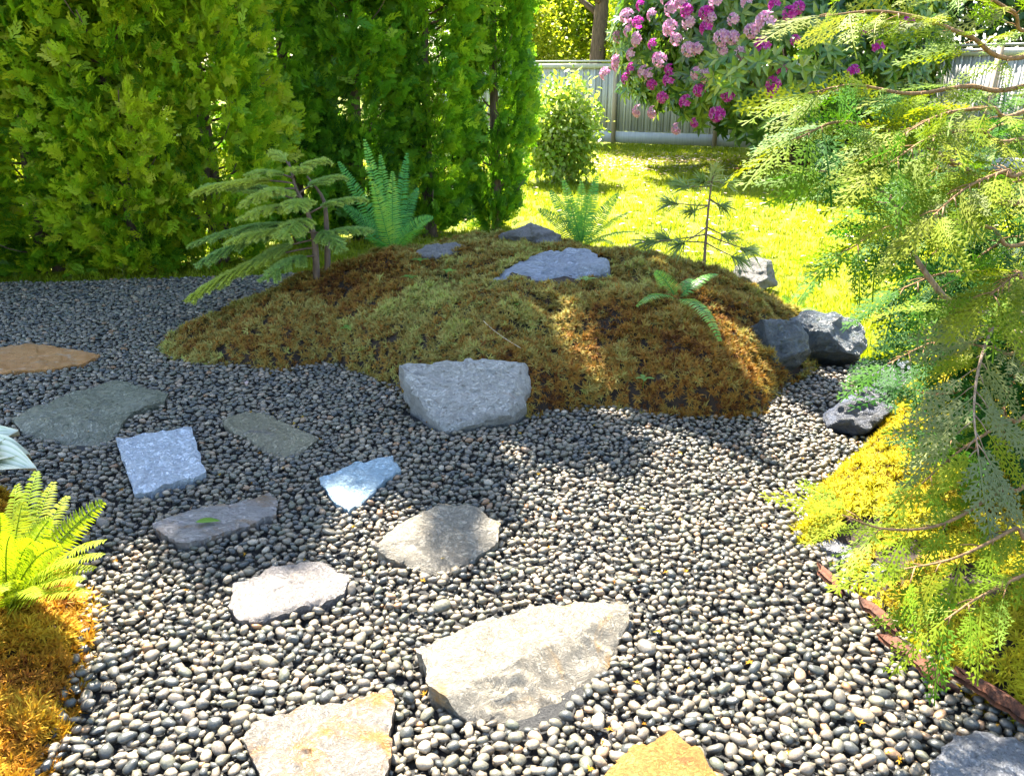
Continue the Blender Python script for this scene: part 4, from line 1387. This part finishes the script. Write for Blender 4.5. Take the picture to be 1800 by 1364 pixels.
def needles_along(ac, C, ln, dens, r, rr_, w=0.0026):
    L = np.linalg.norm(np.diff(C, axis=0), axis=1).sum()
    n = max(6, int(L * dens))
    s = rr_.uniform(0, 1, n)
    idx = np.clip((s * (len(C) - 1)).astype(int), 0, len(C) - 2); fr = s * (len(C) - 1) - idx
    p = C[idx] * (1 - fr)[:, None] + C[idx + 1] * fr[:, None]
    t = nrm(C[idx + 1] - C[idx])
    q = nrm(rr_.normal(size=(n, 3)) + [0, 0, 0.35]); q = nrm(q - t * np.sum(q * t, -1, keepdims=True))
    d = nrm(q * 0.85 + t * 0.6)
    sd = nrm(np.cross(d, rr_.normal(size=(n, 3)))) * w
    l = ln * rr_.uniform(0.7, 1.1, n)[:, None]
    V = np.stack([p + sd, p - sd, p + d * l], 1).reshape(-1, 3)
    Fc = np.arange(3 * n).reshape(-1, 3)
    R = np.repeat(np.clip(r + 0.25 * (s - 0.5) + rr_.normal(0, 0.1, n), 0, 1), 3)
    ac.add(V, Fc, R)


sb = on_crest(556, 480); sdp = (sb - EYE) @ FWD
spruce = empty('spruce_sapling', sb, 'little spruce with layered drooping branches left of the tall fern', 'tree')
trunk_pts = np.array([sb - [0, 0, 0.03], dep(553, 425, sdp), dep(540, 372, sdp), dep(520, 330, sdp), dep(508, 285, sdp)])
TC = spline(trunk_pts, 20)
ac = Acc(); ac.add(*tube(TC, np.linspace(0.024, 0.005, 20), 8)); ac.build('trunk', M_BARK, spruce, True)
t2 = spline([sb + [0.05, 0.1, -0.05], dep(574, 400, sdp + 0.1), dep(568, 350, sdp + 0.1), dep(540, 310, sdp + 0.1)], 12)
ac = Acc(); ac.add(*tube(t2, np.linspace(0.022, 0.006, 12), 8)); ac.build('trunk', M_BARK, spruce, True)
SPB = [(0.98, 482, 268, 0.05, .65), (0.9, 578, 284, 0.05, .55), (0.88, 440, 308, -0.1, .5), (0.8, 336, 344, 0.0, .8), (0.75, 425, 362, -0.2, .6), (0.72, 600, 312, 0.1, .4), (0.62, 355, 330, 0.15, .4), (0.55, 430, 385, -0.3, .65),
       (0.5, 640, 352, 0.0, .35), (0.42, 338, 432, 0.05, .4), (0.4, 345, 468, -0.1, .3), (0.36, 400, 430, -0.25, .6), (0.3, 650, 408, -0.1, .3), (0.25, 326, 530, -0.15, .85), (0.2, 470, 492, -0.3, .4), (0.45, 500, 420, -0.4, .55),
       (0.6, 520, 370, -0.35, .6), (0.85, 530, 300, -0.2, .6), (0.33, 600, 440, -0.25, .35), (0.68, 470, 340, -0.25, .55), (0.28, 390, 500, -0.1, .6)]
rr_ = np.random.default_rng(33)
for k, (tp, px, py, dd, r) in enumerate(SPB):
    p0 = TC[min(19, int(tp * 19))]
    p2 = dep(px, py, sdp + dd)
    L = np.linalg.norm(p2 - p0)
    C = bez(p0, (p0 + p2) / 2 + [0, 0, 0.12 * L + 0.02], p2, 14)
    wood = Acc(); wood.add(*tube(C, np.linspace(0.007, 0.002, 14), 5))
    nd = Acc()
    needles_along(nd, C[3:], 0.026, 2400, r, rr_)
    nt_ = max(5, int(L * 34))
    for j in range(nt_):
        s = 0.22 + 0.75 * (j + 0.5) / nt_
        i = int(s * 13); t = nrm(C[min(13, i + 1)] - C[i])
        sd = nrm(np.cross(t, [0, 0, 1])) * (1 if j % 2 else -1)
        l = (0.05 + 0.3 * L * (1 - s) ** 0.7) * rr_.uniform(0.7, 1.1)
        l = min(l, 0.17)
        e = C[i] + (sd * 0.75 + t * 0.75) * l + np.array([0, 0, -0.14 * l + rr_.uniform(-0.01, 0.012)])
        C2 = bez(C[i], (C[i] + e) / 2 + [0, 0, 0.014], e, 5)
        wood.add(*tube(C2, np.linspace(0.003, 0.0012, 5), 3))
        needles_along(nd, C2, 0.024, 2400, r, rr_)
    b = wood.build('branch', M_BARK, spruce, True)
    nd.build('needles', M_SPR, b)

# ------------------------------------------------------------------ pine seedling
M_PIN = leaf_mat('pine_needle', [(0.0, (0.08, 0.16, 0.04)), (0.5, (0.2, 0.3, 0.09)), (1.0, (0.4, 0.43, 0.16))], 0.25, 0.5, 0.4)
pb = on_crest(1237, 484); pdp = (pb - EYE) @ FWD
pine = empty('pine_seedling', pb, 'young pine seedling with thin bare trunk and needle tufts on the mound', 'tree')
TC = spline([pb - [0, 0, 0.03], dep(1240, 430, pdp), dep(1244, 380, pdp), dep(1249, 335, pdp), dep(1256, 300, pdp)], 16)
ac = Acc(); ac.add(*tube(TC, np.linspace(0.011, 0.004, 16), 7)); ac.build('trunk', M_BARK, pine, True)


def needle_bunch(p, d, n, ln, rr_, spread=0.9, r=0.5, w=0.0032):
    D = nrm(nrm(d) + rr_.normal(0, spread * 0.5, (n, 3)))
    st = p - nrm(d) * rr_.uniform(0, 0.07, (n, 1))
    sd = nrm(np.cross(D, rr_.normal(size=(n, 3)))) * w
    l = ln * rr_.uniform(0.65, 1.1, (n, 1))
    dr = np.array([0, 0, -1.0]) * l * 0.18
    V = np.stack([st + sd, st - sd, st + D * l * 0.5 + sd * 0.9 + dr * 0.2, st + D * l * 0.5 - sd * 0.9 + dr * 0.2, st + D * l + dr], 1).reshape(-1, 3)
    b = np.arange(n)[:, None] * 5
    Fc = np.concatenate([b + [0, 1, 3], b + [0, 3, 2], b + [2, 3, 4]])
    return V, Fc, np.repeat(np.clip(rr_.normal(r, 0.15, n), 0, 1), 5)


PB = [(0.35, 1140, 425, -0.1), (0.3, 1165, 418, 0.15), (0.42, 1195, 430, -0.25), (0.62, 1175, 355, 0.0), (0.66, 1215, 370, -0.2), (0.68, 1272, 362, 0.12), (0.45, 1282, 415, 0.1), (0.35, 1320, 440, -0.05), (0.3, 1300, 455, -0.2),
      (0.8, 1195, 325, 0.1), (0.9, 1232, 318, -0.1), (0.88, 1278, 320, 0.1)]
for tp, px, py, dd in PB:
    p0 = TC[int(tp * 15)]; p2 = dep(px, py, pdp + dd)
    C = bez(p0, (p0 + p2) / 2 + [0, 0, -0.015], p2, 8)
    wood = Acc(); wood.add(*tube(C, np.linspace(0.005, 0.0025, 8), 5))
    b = wood.build('branch', M_BARK, pine, True)
    nd = Acc(); nd.add(*needle_bunch(p2, nrm(C[-1] - C[-3]) + [0, 0, 0.12], 70, 0.14, rr_)); nd.build('needles', M_PIN, b)
nd = Acc(); nd.add(*needle_bunch(TC[-1], np.array([0.25, -0.1, 1.0]), 60, 0.12, rr_, 1.0, 0.8)); nd.add(*needle_bunch(TC[-3], np.array([0.4, -0.2, 0.3]), 40, 0.12, rr_, 1.2, 0.7)); nd.build('needles', M_PIN, pine)

# ------------------------------------------------------------------ cedar in the right foreground
def cedar_spray(seed):
    r = np.random.default_rng(seed)
    V, Fc = [], []
    bend = r.uniform(-0.15, 0.15); dr = r.uniform(0.15, 0.4)
    f_ = lambda t: np.array([bend * t * t, t, -dr * t * t])
    for i in range(9):
        t = 0.06 + 0.1 * i
        for sd in (-1, 1):
            t_ = t + 0.025 * sd
            p = f_(t_)
            a = math.radians(r.uniform(32, 52)) * sd
            d = np.array([math.sin(a), math.cos(a), r.uniform(-0.3, 0.05)])
            L = (0.3 * (1 - t) ** 0.7 + 0.05) * min(1.0, 0.5 + 2.2 * t) * r.uniform(0.75, 1.2)
            s = np.array([math.cos(a), -math.sin(a), 0])
            diamond(V, Fc, p, d, s, L, 0.016, -0.1 * L)
            m = max(1, int(L / 0.07))
            for k in range(m):
                q = (k + 0.5) / m
                for s2 in (-1, 1):
                    b = a + s2 * r.uniform(0.55, 0.8)
                    d2 = np.array([math.sin(b), math.cos(b), -0.15])
                    l2 = 0.1 * (1 - 0.5 * q) * r.uniform(0.75, 1.25)
                    diamond(V, Fc, p + d * L * q, d2, np.array([math.cos(b), -math.sin(b), 0]), l2, 0.014)
    for i in range(7):
        b = len(V); t0, t1 = i / 7, (i + 1) / 7
        w = 0.01
        V += [f_(t0) - [w, 0, 0], f_(t0) + [w, 0, 0], f_(t1) + [w, 0, 0], f_(t1) - [w, 0, 0]]
        Fc += [(b, b + 1, b + 2), (b, b + 2, b + 3)]
    return np.array(V), np.array(Fc)


T_CED = [cedar_spray(i) for i in range(4)]
print('spray tris', len(T_CED[0][1]))
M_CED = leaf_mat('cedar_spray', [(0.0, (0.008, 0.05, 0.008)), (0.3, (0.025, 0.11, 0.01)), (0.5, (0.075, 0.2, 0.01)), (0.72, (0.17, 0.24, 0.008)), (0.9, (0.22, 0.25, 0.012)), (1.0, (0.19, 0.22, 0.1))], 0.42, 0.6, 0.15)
cb = np.array([2.95, 3.7, 0.18])
cedar = empty('cedar_tree', cb, 'cedar with drooping feathery sprays filling the right edge', 'tree')
ac = Acc(); zz = np.linspace(-0.1, 4.2, 14)
ac.add(*tube(np.stack([cb[0] + 0.03 * np.sin(zz), cb[1] + 0.03 * np.cos(zz), cb[2] + zz], -1), np.linspace(0.11, 0.03, 14), 10)); ac.build('trunk', M_BARK_RED, cedar, True)
TRK = lambda z: np.array([cb[0] + 0.03 * math.sin(z), cb[1] + 0.03 * math.cos(z), z])
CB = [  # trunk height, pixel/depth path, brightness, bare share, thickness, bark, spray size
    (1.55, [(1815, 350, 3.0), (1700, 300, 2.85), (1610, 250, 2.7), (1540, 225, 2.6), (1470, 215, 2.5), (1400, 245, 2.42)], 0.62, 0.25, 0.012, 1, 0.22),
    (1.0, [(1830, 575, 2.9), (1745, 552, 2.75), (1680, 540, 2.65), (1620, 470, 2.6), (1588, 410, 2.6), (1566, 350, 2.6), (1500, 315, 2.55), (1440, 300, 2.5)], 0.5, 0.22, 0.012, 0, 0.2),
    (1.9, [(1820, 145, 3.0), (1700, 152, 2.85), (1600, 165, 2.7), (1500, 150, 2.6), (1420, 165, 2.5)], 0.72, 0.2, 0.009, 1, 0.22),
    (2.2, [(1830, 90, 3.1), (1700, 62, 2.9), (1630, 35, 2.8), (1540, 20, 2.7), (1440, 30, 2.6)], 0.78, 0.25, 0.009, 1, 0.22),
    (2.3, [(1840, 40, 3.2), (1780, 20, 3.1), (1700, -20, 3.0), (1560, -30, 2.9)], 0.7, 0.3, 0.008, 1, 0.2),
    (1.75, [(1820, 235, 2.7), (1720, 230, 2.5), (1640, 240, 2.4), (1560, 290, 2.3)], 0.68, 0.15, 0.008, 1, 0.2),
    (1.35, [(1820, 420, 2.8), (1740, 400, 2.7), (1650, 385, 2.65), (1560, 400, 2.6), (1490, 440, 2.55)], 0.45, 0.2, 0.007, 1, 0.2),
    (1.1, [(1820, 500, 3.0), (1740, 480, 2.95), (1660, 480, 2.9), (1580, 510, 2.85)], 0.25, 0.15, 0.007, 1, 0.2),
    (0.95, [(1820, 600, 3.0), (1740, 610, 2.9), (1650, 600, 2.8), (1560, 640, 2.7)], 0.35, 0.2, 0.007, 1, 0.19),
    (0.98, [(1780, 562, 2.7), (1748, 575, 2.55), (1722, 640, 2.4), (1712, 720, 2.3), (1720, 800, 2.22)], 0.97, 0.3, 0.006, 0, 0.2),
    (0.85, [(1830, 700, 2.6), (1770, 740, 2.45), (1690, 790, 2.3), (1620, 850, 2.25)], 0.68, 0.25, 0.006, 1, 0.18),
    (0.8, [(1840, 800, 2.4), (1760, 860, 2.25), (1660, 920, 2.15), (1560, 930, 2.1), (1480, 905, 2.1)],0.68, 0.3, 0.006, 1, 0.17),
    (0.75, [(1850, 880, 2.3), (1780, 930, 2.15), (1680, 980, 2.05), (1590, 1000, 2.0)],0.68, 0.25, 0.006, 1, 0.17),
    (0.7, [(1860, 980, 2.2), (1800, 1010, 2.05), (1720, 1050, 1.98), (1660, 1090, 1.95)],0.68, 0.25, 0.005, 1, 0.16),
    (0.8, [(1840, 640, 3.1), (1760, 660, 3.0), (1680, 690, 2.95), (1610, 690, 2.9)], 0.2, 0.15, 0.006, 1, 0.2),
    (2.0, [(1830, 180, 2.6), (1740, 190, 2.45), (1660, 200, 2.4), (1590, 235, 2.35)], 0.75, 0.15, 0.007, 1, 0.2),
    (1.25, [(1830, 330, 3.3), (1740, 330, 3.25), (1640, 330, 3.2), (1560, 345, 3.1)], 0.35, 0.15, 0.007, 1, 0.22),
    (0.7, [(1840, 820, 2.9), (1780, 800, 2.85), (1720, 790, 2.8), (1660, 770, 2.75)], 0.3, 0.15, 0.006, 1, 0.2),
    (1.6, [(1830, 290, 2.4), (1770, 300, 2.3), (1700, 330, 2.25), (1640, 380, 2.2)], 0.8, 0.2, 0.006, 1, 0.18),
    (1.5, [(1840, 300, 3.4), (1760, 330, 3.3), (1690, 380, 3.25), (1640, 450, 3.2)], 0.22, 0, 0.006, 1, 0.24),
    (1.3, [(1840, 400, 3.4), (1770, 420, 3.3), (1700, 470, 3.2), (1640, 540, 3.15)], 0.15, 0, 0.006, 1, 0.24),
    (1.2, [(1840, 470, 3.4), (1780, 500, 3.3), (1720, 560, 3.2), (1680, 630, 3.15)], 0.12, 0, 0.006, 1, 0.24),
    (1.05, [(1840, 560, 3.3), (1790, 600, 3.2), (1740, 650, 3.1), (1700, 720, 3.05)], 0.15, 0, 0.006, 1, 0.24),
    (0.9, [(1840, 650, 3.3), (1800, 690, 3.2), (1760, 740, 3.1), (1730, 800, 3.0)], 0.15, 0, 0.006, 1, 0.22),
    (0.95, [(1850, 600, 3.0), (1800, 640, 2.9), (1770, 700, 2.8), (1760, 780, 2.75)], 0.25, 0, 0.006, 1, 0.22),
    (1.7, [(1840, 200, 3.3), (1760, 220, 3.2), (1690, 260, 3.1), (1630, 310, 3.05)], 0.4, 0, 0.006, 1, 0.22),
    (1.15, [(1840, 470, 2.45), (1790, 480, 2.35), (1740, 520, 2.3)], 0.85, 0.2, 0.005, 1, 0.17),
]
rr_ = np.random.default_rng(77)
for tz, path, br, bare, th, bk, ss in CB:
    pts = [TRK(tz)] + [dep(*q) for q in path]
    C = spline(pts, 40)
    wood = Acc(); wood.add(*tube(C, np.linspace(th * 1.25, 0.002, 40), 7))
    L = np.linalg.norm(np.diff(C, axis=0), axis=1).sum()
    n = int(L * (18 if bare == 0 else 12 if tz > 0.86 else 4.5)) + 2
    P, D, U, S, R = [], [], [], [], []
    for j in range(n):
        s = 0.07 + 0.93 * (j + 0.5) / n
        i = min(38, int(s * 39)); t = nrm(C[i + 1] - C[i])
        sd = nrm(np.cross(t, [0, 0, 1])) * (1 if j % 2 else -1)
        if abs(t[2]) > 0.7: sd = nrm(np.array([1.0, -0.3, 0])) * (1 if j % 2 else -1)
        d = nrm(t * 0.8 + sd * rr_.uniform(0.35, 0.9) + [0, 0, rr_.uniform(-0.45, 0.1)])
        # short side twig, then the spray on it
        tw = rr_.uniform(0.01, 0.07)
        e = C[i] + d * tw
        wood.add(*tube([C[i], C[i] + d * tw * 0.5 + [0, 0, 0.004], e], [0.0026, 0.002, 0.0015], 3))
        P.append(e); D.append(d); U.append(nrm(np.array([0, -0.35, 1.0]) + rr_.normal(0, 0.55, 3)))
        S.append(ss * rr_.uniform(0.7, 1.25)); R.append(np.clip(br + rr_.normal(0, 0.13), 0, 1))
    P.append(C[-1]); D.append(nrm(C[-1] - C[-3])); U.append(np.array([0, -0.3, 1.0])); S.append(ss * 1.2); R.append(min(1, br + 0.1))
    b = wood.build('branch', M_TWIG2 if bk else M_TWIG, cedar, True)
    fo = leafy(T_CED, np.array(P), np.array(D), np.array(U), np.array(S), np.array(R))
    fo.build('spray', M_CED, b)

# ------------------------------------------------------------------ bark pieces, seedlings, litter
def bark_piece(label, a, b, w, seed):
    r = np.random.default_rng(seed)
    C = spline([a, (a + b) / 2 + [0, 0, 0.012], b], 14)
    t = nrm(b - a); s = nrm(np.cross(t, [0, 0, 1]))
    ridge = r.uniform(-0.004, 0.004, 5); ends = r.uniform(-0.03, 0.03, 5)
    V, Fc = [], []
    for i, p in enumerate(C):
        for j in range(5):
            q = (j / 4 - 0.5)
            V.append(p + s * q * w * (0.45 + 0.75 * math.sin(math.pi * (0.12 + 0.76 * i / 13)) + 0.1 * r.normal()) + s * 0.002 * math.sin(i * 0.7 + seed) + np.array([0, 0, 0.014 * (1 - 4 * q * q) + ridge[j] + 0.0015 * r.normal()]) + t * ends[j] * (1 if i in (0, 13) else 0.2))
    m = len(V)
    V += [v - np.array([0, 0, 0.015]) for v in V]
    for i in range(13):
        for j in range(4):
            k = i * 5 + j
            Fc += [(k, k + 1, k + 6, k + 5), (m + k, m + k + 5, m + k + 6, m + k + 1)]
        for j in (0, 4):
            k = i * 5 + j
            Fc.append((k, k + 5, m + k + 5, m + k))
    for i in (0, 13):
        for j in range(4):
            k = i * 5 + j; Fc.append((k, k + 1, m + k + 1, m + k))
    o = mk('bark_strip', V, Fc, M_BARK_RED)
    return tag(o, label, 'bark', 'red bark strips along the foot of the bank')


bark_piece('long red bark strip lying at the foot of the bank', at(1560, 1120, 0.05), at(1672, 1212, 0.05), 0.035, 1)
bark_piece('short red bark strip nearest the pale grey stone', at(1520, 1062, 0.06), at(1580, 1110, 0.06), 0.03, 2)
bark_piece('dark red bark strip at the right edge under the moss', at(1690, 1185, 0.07), at(1830, 1275, 0.06), 0.04, 3)
bark_piece('thin orange bark strip beside the gravel under the moss overhang', at(1440, 1000, 0.045), at(1478, 1040, 0.045), 0.025, 4)

M_SEED = leaf_mat('seedling_leaf', [(0.0, (0.08, 0.22, 0.03)), (1.0, (0.2, 0.36, 0.05))], 0.4)
r_ = np.random.default_rng(3)
SEEDL = [(612, 590, 'beside the olive tuft at lower left of the mound'), (640, 628, 'just above the gravel on the mound'), (738, 470, 'near the small thin slab'), (790, 490, 'left of the crest boulder'), (720, 500, 'on the brown moss patch edge'),
         (845, 548, 'in the middle of the mound below the crest boulder'), (905, 548, 'directly under the crest boulder'), (830, 512, 'left of the crest boulder tip'), (1130, 680, 'low on the sunny flank of the mound'), (1030, 505, 'right under the crest boulder')]
for px, py, wh in SEEDL:
    p = hit(px, py)
    e = empty('seedling', p, 'tiny green seedling ' + wh, 'plant', 'seedlings in the moss')
    ac = Acc(); ac.add(*tube([p - [0, 0, 0.01], p + [0.004, 0, 0.05]], [0.002, 0.0015], 4)); ac.build('stem', M_SEED, e)
    k = int(r_.integers(3, 6))
    for j in range(k):
        a = j / k * 6.283 + r_.uniform(-0.4, 0.4)
        d = np.array([[math.cos(a), math.sin(a), 0.35]])
        V, Fc, R = scatter(blade(0.26, 0.04, 0.25, 4), frames(d, np.array([[0, 0, 1.0]])), (p + [0.004, 0, 0.045])[None], np.array([r_.uniform(0.04, 0.065)]), np.array([r_.uniform(0.2, 1)]))
        mk('leaf', V, Fc, M_SEED, e, R, True)

p = at(365, 917, 0.066)
V, Fc, R = scatter(blade(0.2, 0.04, 0.1, 6), frames(np.array([[1.0, 0.12, 0.08]]), np.array([[0, 0, 1.0]])), (p - [0.045, 0, 0])[None], np.array([0.09]), np.array([0.9]))
o = mk('fallen_leaf', V, Fc, M_SEED, None, R, True)
md = o.modifiers.new('thick', 'SOLIDIFY'); md.thickness = 0.001
tag(o, 'fallen bright green leaf lying on the mauve slab', 'leaf')
a, b = hit(850, 580), hit(915, 628)
ac = Acc(); ac.add(*tube(bez(a + [0, 0, 0.05], (a + b) / 2 + [-0.03, 0, 0.05], b + [0, 0, 0.05], 10), 0.0022, 5))
o = ac.build('dry_straw', soil_mat('straw', (0.4, 0.32, 0.2), (0.6, 0.5, 0.36), 60, 0.1)); tag(o, 'pale dry straw lying on the moss behind the big boulder', 'straw')

# moss crumbs and dry flakes scattered on the gravel
n = 120
X = rng.uniform(-2.2, 1.7, n); Y = rng.uniform(1.5, 3.7, n)
ok = (inside_dist(X, Y, MOUND) < -0.02) & (inside_dist(X, Y, BANK) < 0) & (inside_dist(X, Y, LEFTM) < 0)
X, Y = X[ok], Y[ok]
ac = leafy(TUFTS, np.stack([X, Y, np.full(len(X), 0.042)], -1), nrm(rng.normal(size=(len(X), 3)) * [1, 1, 0.1]), np.tile([0, 0, 1.0], (len(X), 1)), rng.uniform(0.006, 0.018, len(X)), rng.uniform(0.1, 0.9, len(X)))
tag(ac.build('moss_crumbs', M_MOSS_O), 'orange moss crumbs strewn over the gravel', 'moss', kind='stuff')

# ------------------------------------------------------------------ grass and fallen petals on the lawn
def grass_tuft(seed, n=9):
    r = np.random.default_rng(seed)
    V, Fc = [], []
    for i in range(n):
        a = r.uniform(0, 6.283); q = np.array([r.normal(0, 0.5), r.normal(0, 0.5), 0])
        s = np.array([math.cos(a), math.sin(a), 0]) * 0.1
        le = np.array([r.normal(0, 0.45), r.normal(0, 0.45), r.uniform(0.6, 1.1)])
        b = len(V); V += [q - s, q + s, q + le]; Fc.append((b, b + 1, b + 2))
    return np.array(V), np.array(Fc)


TG = [grass_tuft(i) for i in range(4)]
M_GRASS = leaf_mat('grass_blade', [(0.0, (0.147, 0.224, 0.008)), (0.5, (0.258, 0.316, 0.010)), (0.85, (0.339, 0.367, 0.025)), (1.0, (0.385, 0.388, 0.120))], 0.5, 0.5, 0.25)
n = 27000
Y = 4.6 + 15.5 * rng.uniform(0, 1, n) ** 1.5; X = rng.uniform(-0.75, 0.75, n) * (Y + 0.6)
ok = (inside_dist(X, Y, BED) < -0.01) & (inside_dist(X, Y, MOUND) < 0.02) & (inside_dist(X, Y, BANK) < 0)
X, Y = X[ok], Y[ok]
P = np.stack([X, Y, np.full(len(X), -0.006)], -1)
ok = in_view(P, 150)[0]; P = P[ok]
k = len(P)
a = rng.uniform(0, 6.283, k)
nz = np.array([fnoise((p[0] * 0.9, p[1] * 0.9, 5.0), 3) for p in P])
ac = leafy(TG, P, np.stack([np.cos(a), np.sin(a), np.zeros(k)], -1), np.tile([0, 0, 1.0], (k, 1)), rng.uniform(0.035, 0.065, k) * (1 + (P[:, 1] - 5) * 0.05), np.clip(0.5 + 0.3 * nz + rng.normal(0, 0.15, k), 0, 1))
tag(ac.build('grass', M_GRASS), 'short sunlit yellow green grass of the lawn', 'grass', kind='stuff')
print('grass', k)
n = 900
q = rng.normal(0, 1, (n, 2)) * [1.3, 0.9] + [2.6, 15.6]
q2 = rng.normal(0, 1, (260, 2)) * [1.6, 2.0] + [2.6, 9.5]
q = np.concatenate([q, q2]); n = len(q)
a = rng.uniform(0, 6.283, n)
V, Fc, R = scatter(LEAF_S, frames(np.stack([np.cos(a), np.sin(a), rng.uniform(-0.2, 0.3, n)], -1), np.tile([0, 0, 1.0], (n, 1))), np.concatenate([q, np.full((n, 1), 0.05)], 1), rng.uniform(0.04, 0.1, n), rng.uniform(0, 1, n))
ac = Acc(); ac.add(V, Fc, R)
tag(ac.build('fallen_petals', leaf_mat('dry_petal', [(0.0, (0.3, 0.12, 0.08)), (0.4, (0.5, 0.36, 0.26)), (1.0, (0.66, 0.5, 0.56))], 0.3)), 'faded petals and dry leaves strewn over the lawn', 'petals', kind='stuff')
tot = sum(len(m.polygons) for m in bpy.data.meshes)
print('unique polygons', tot)
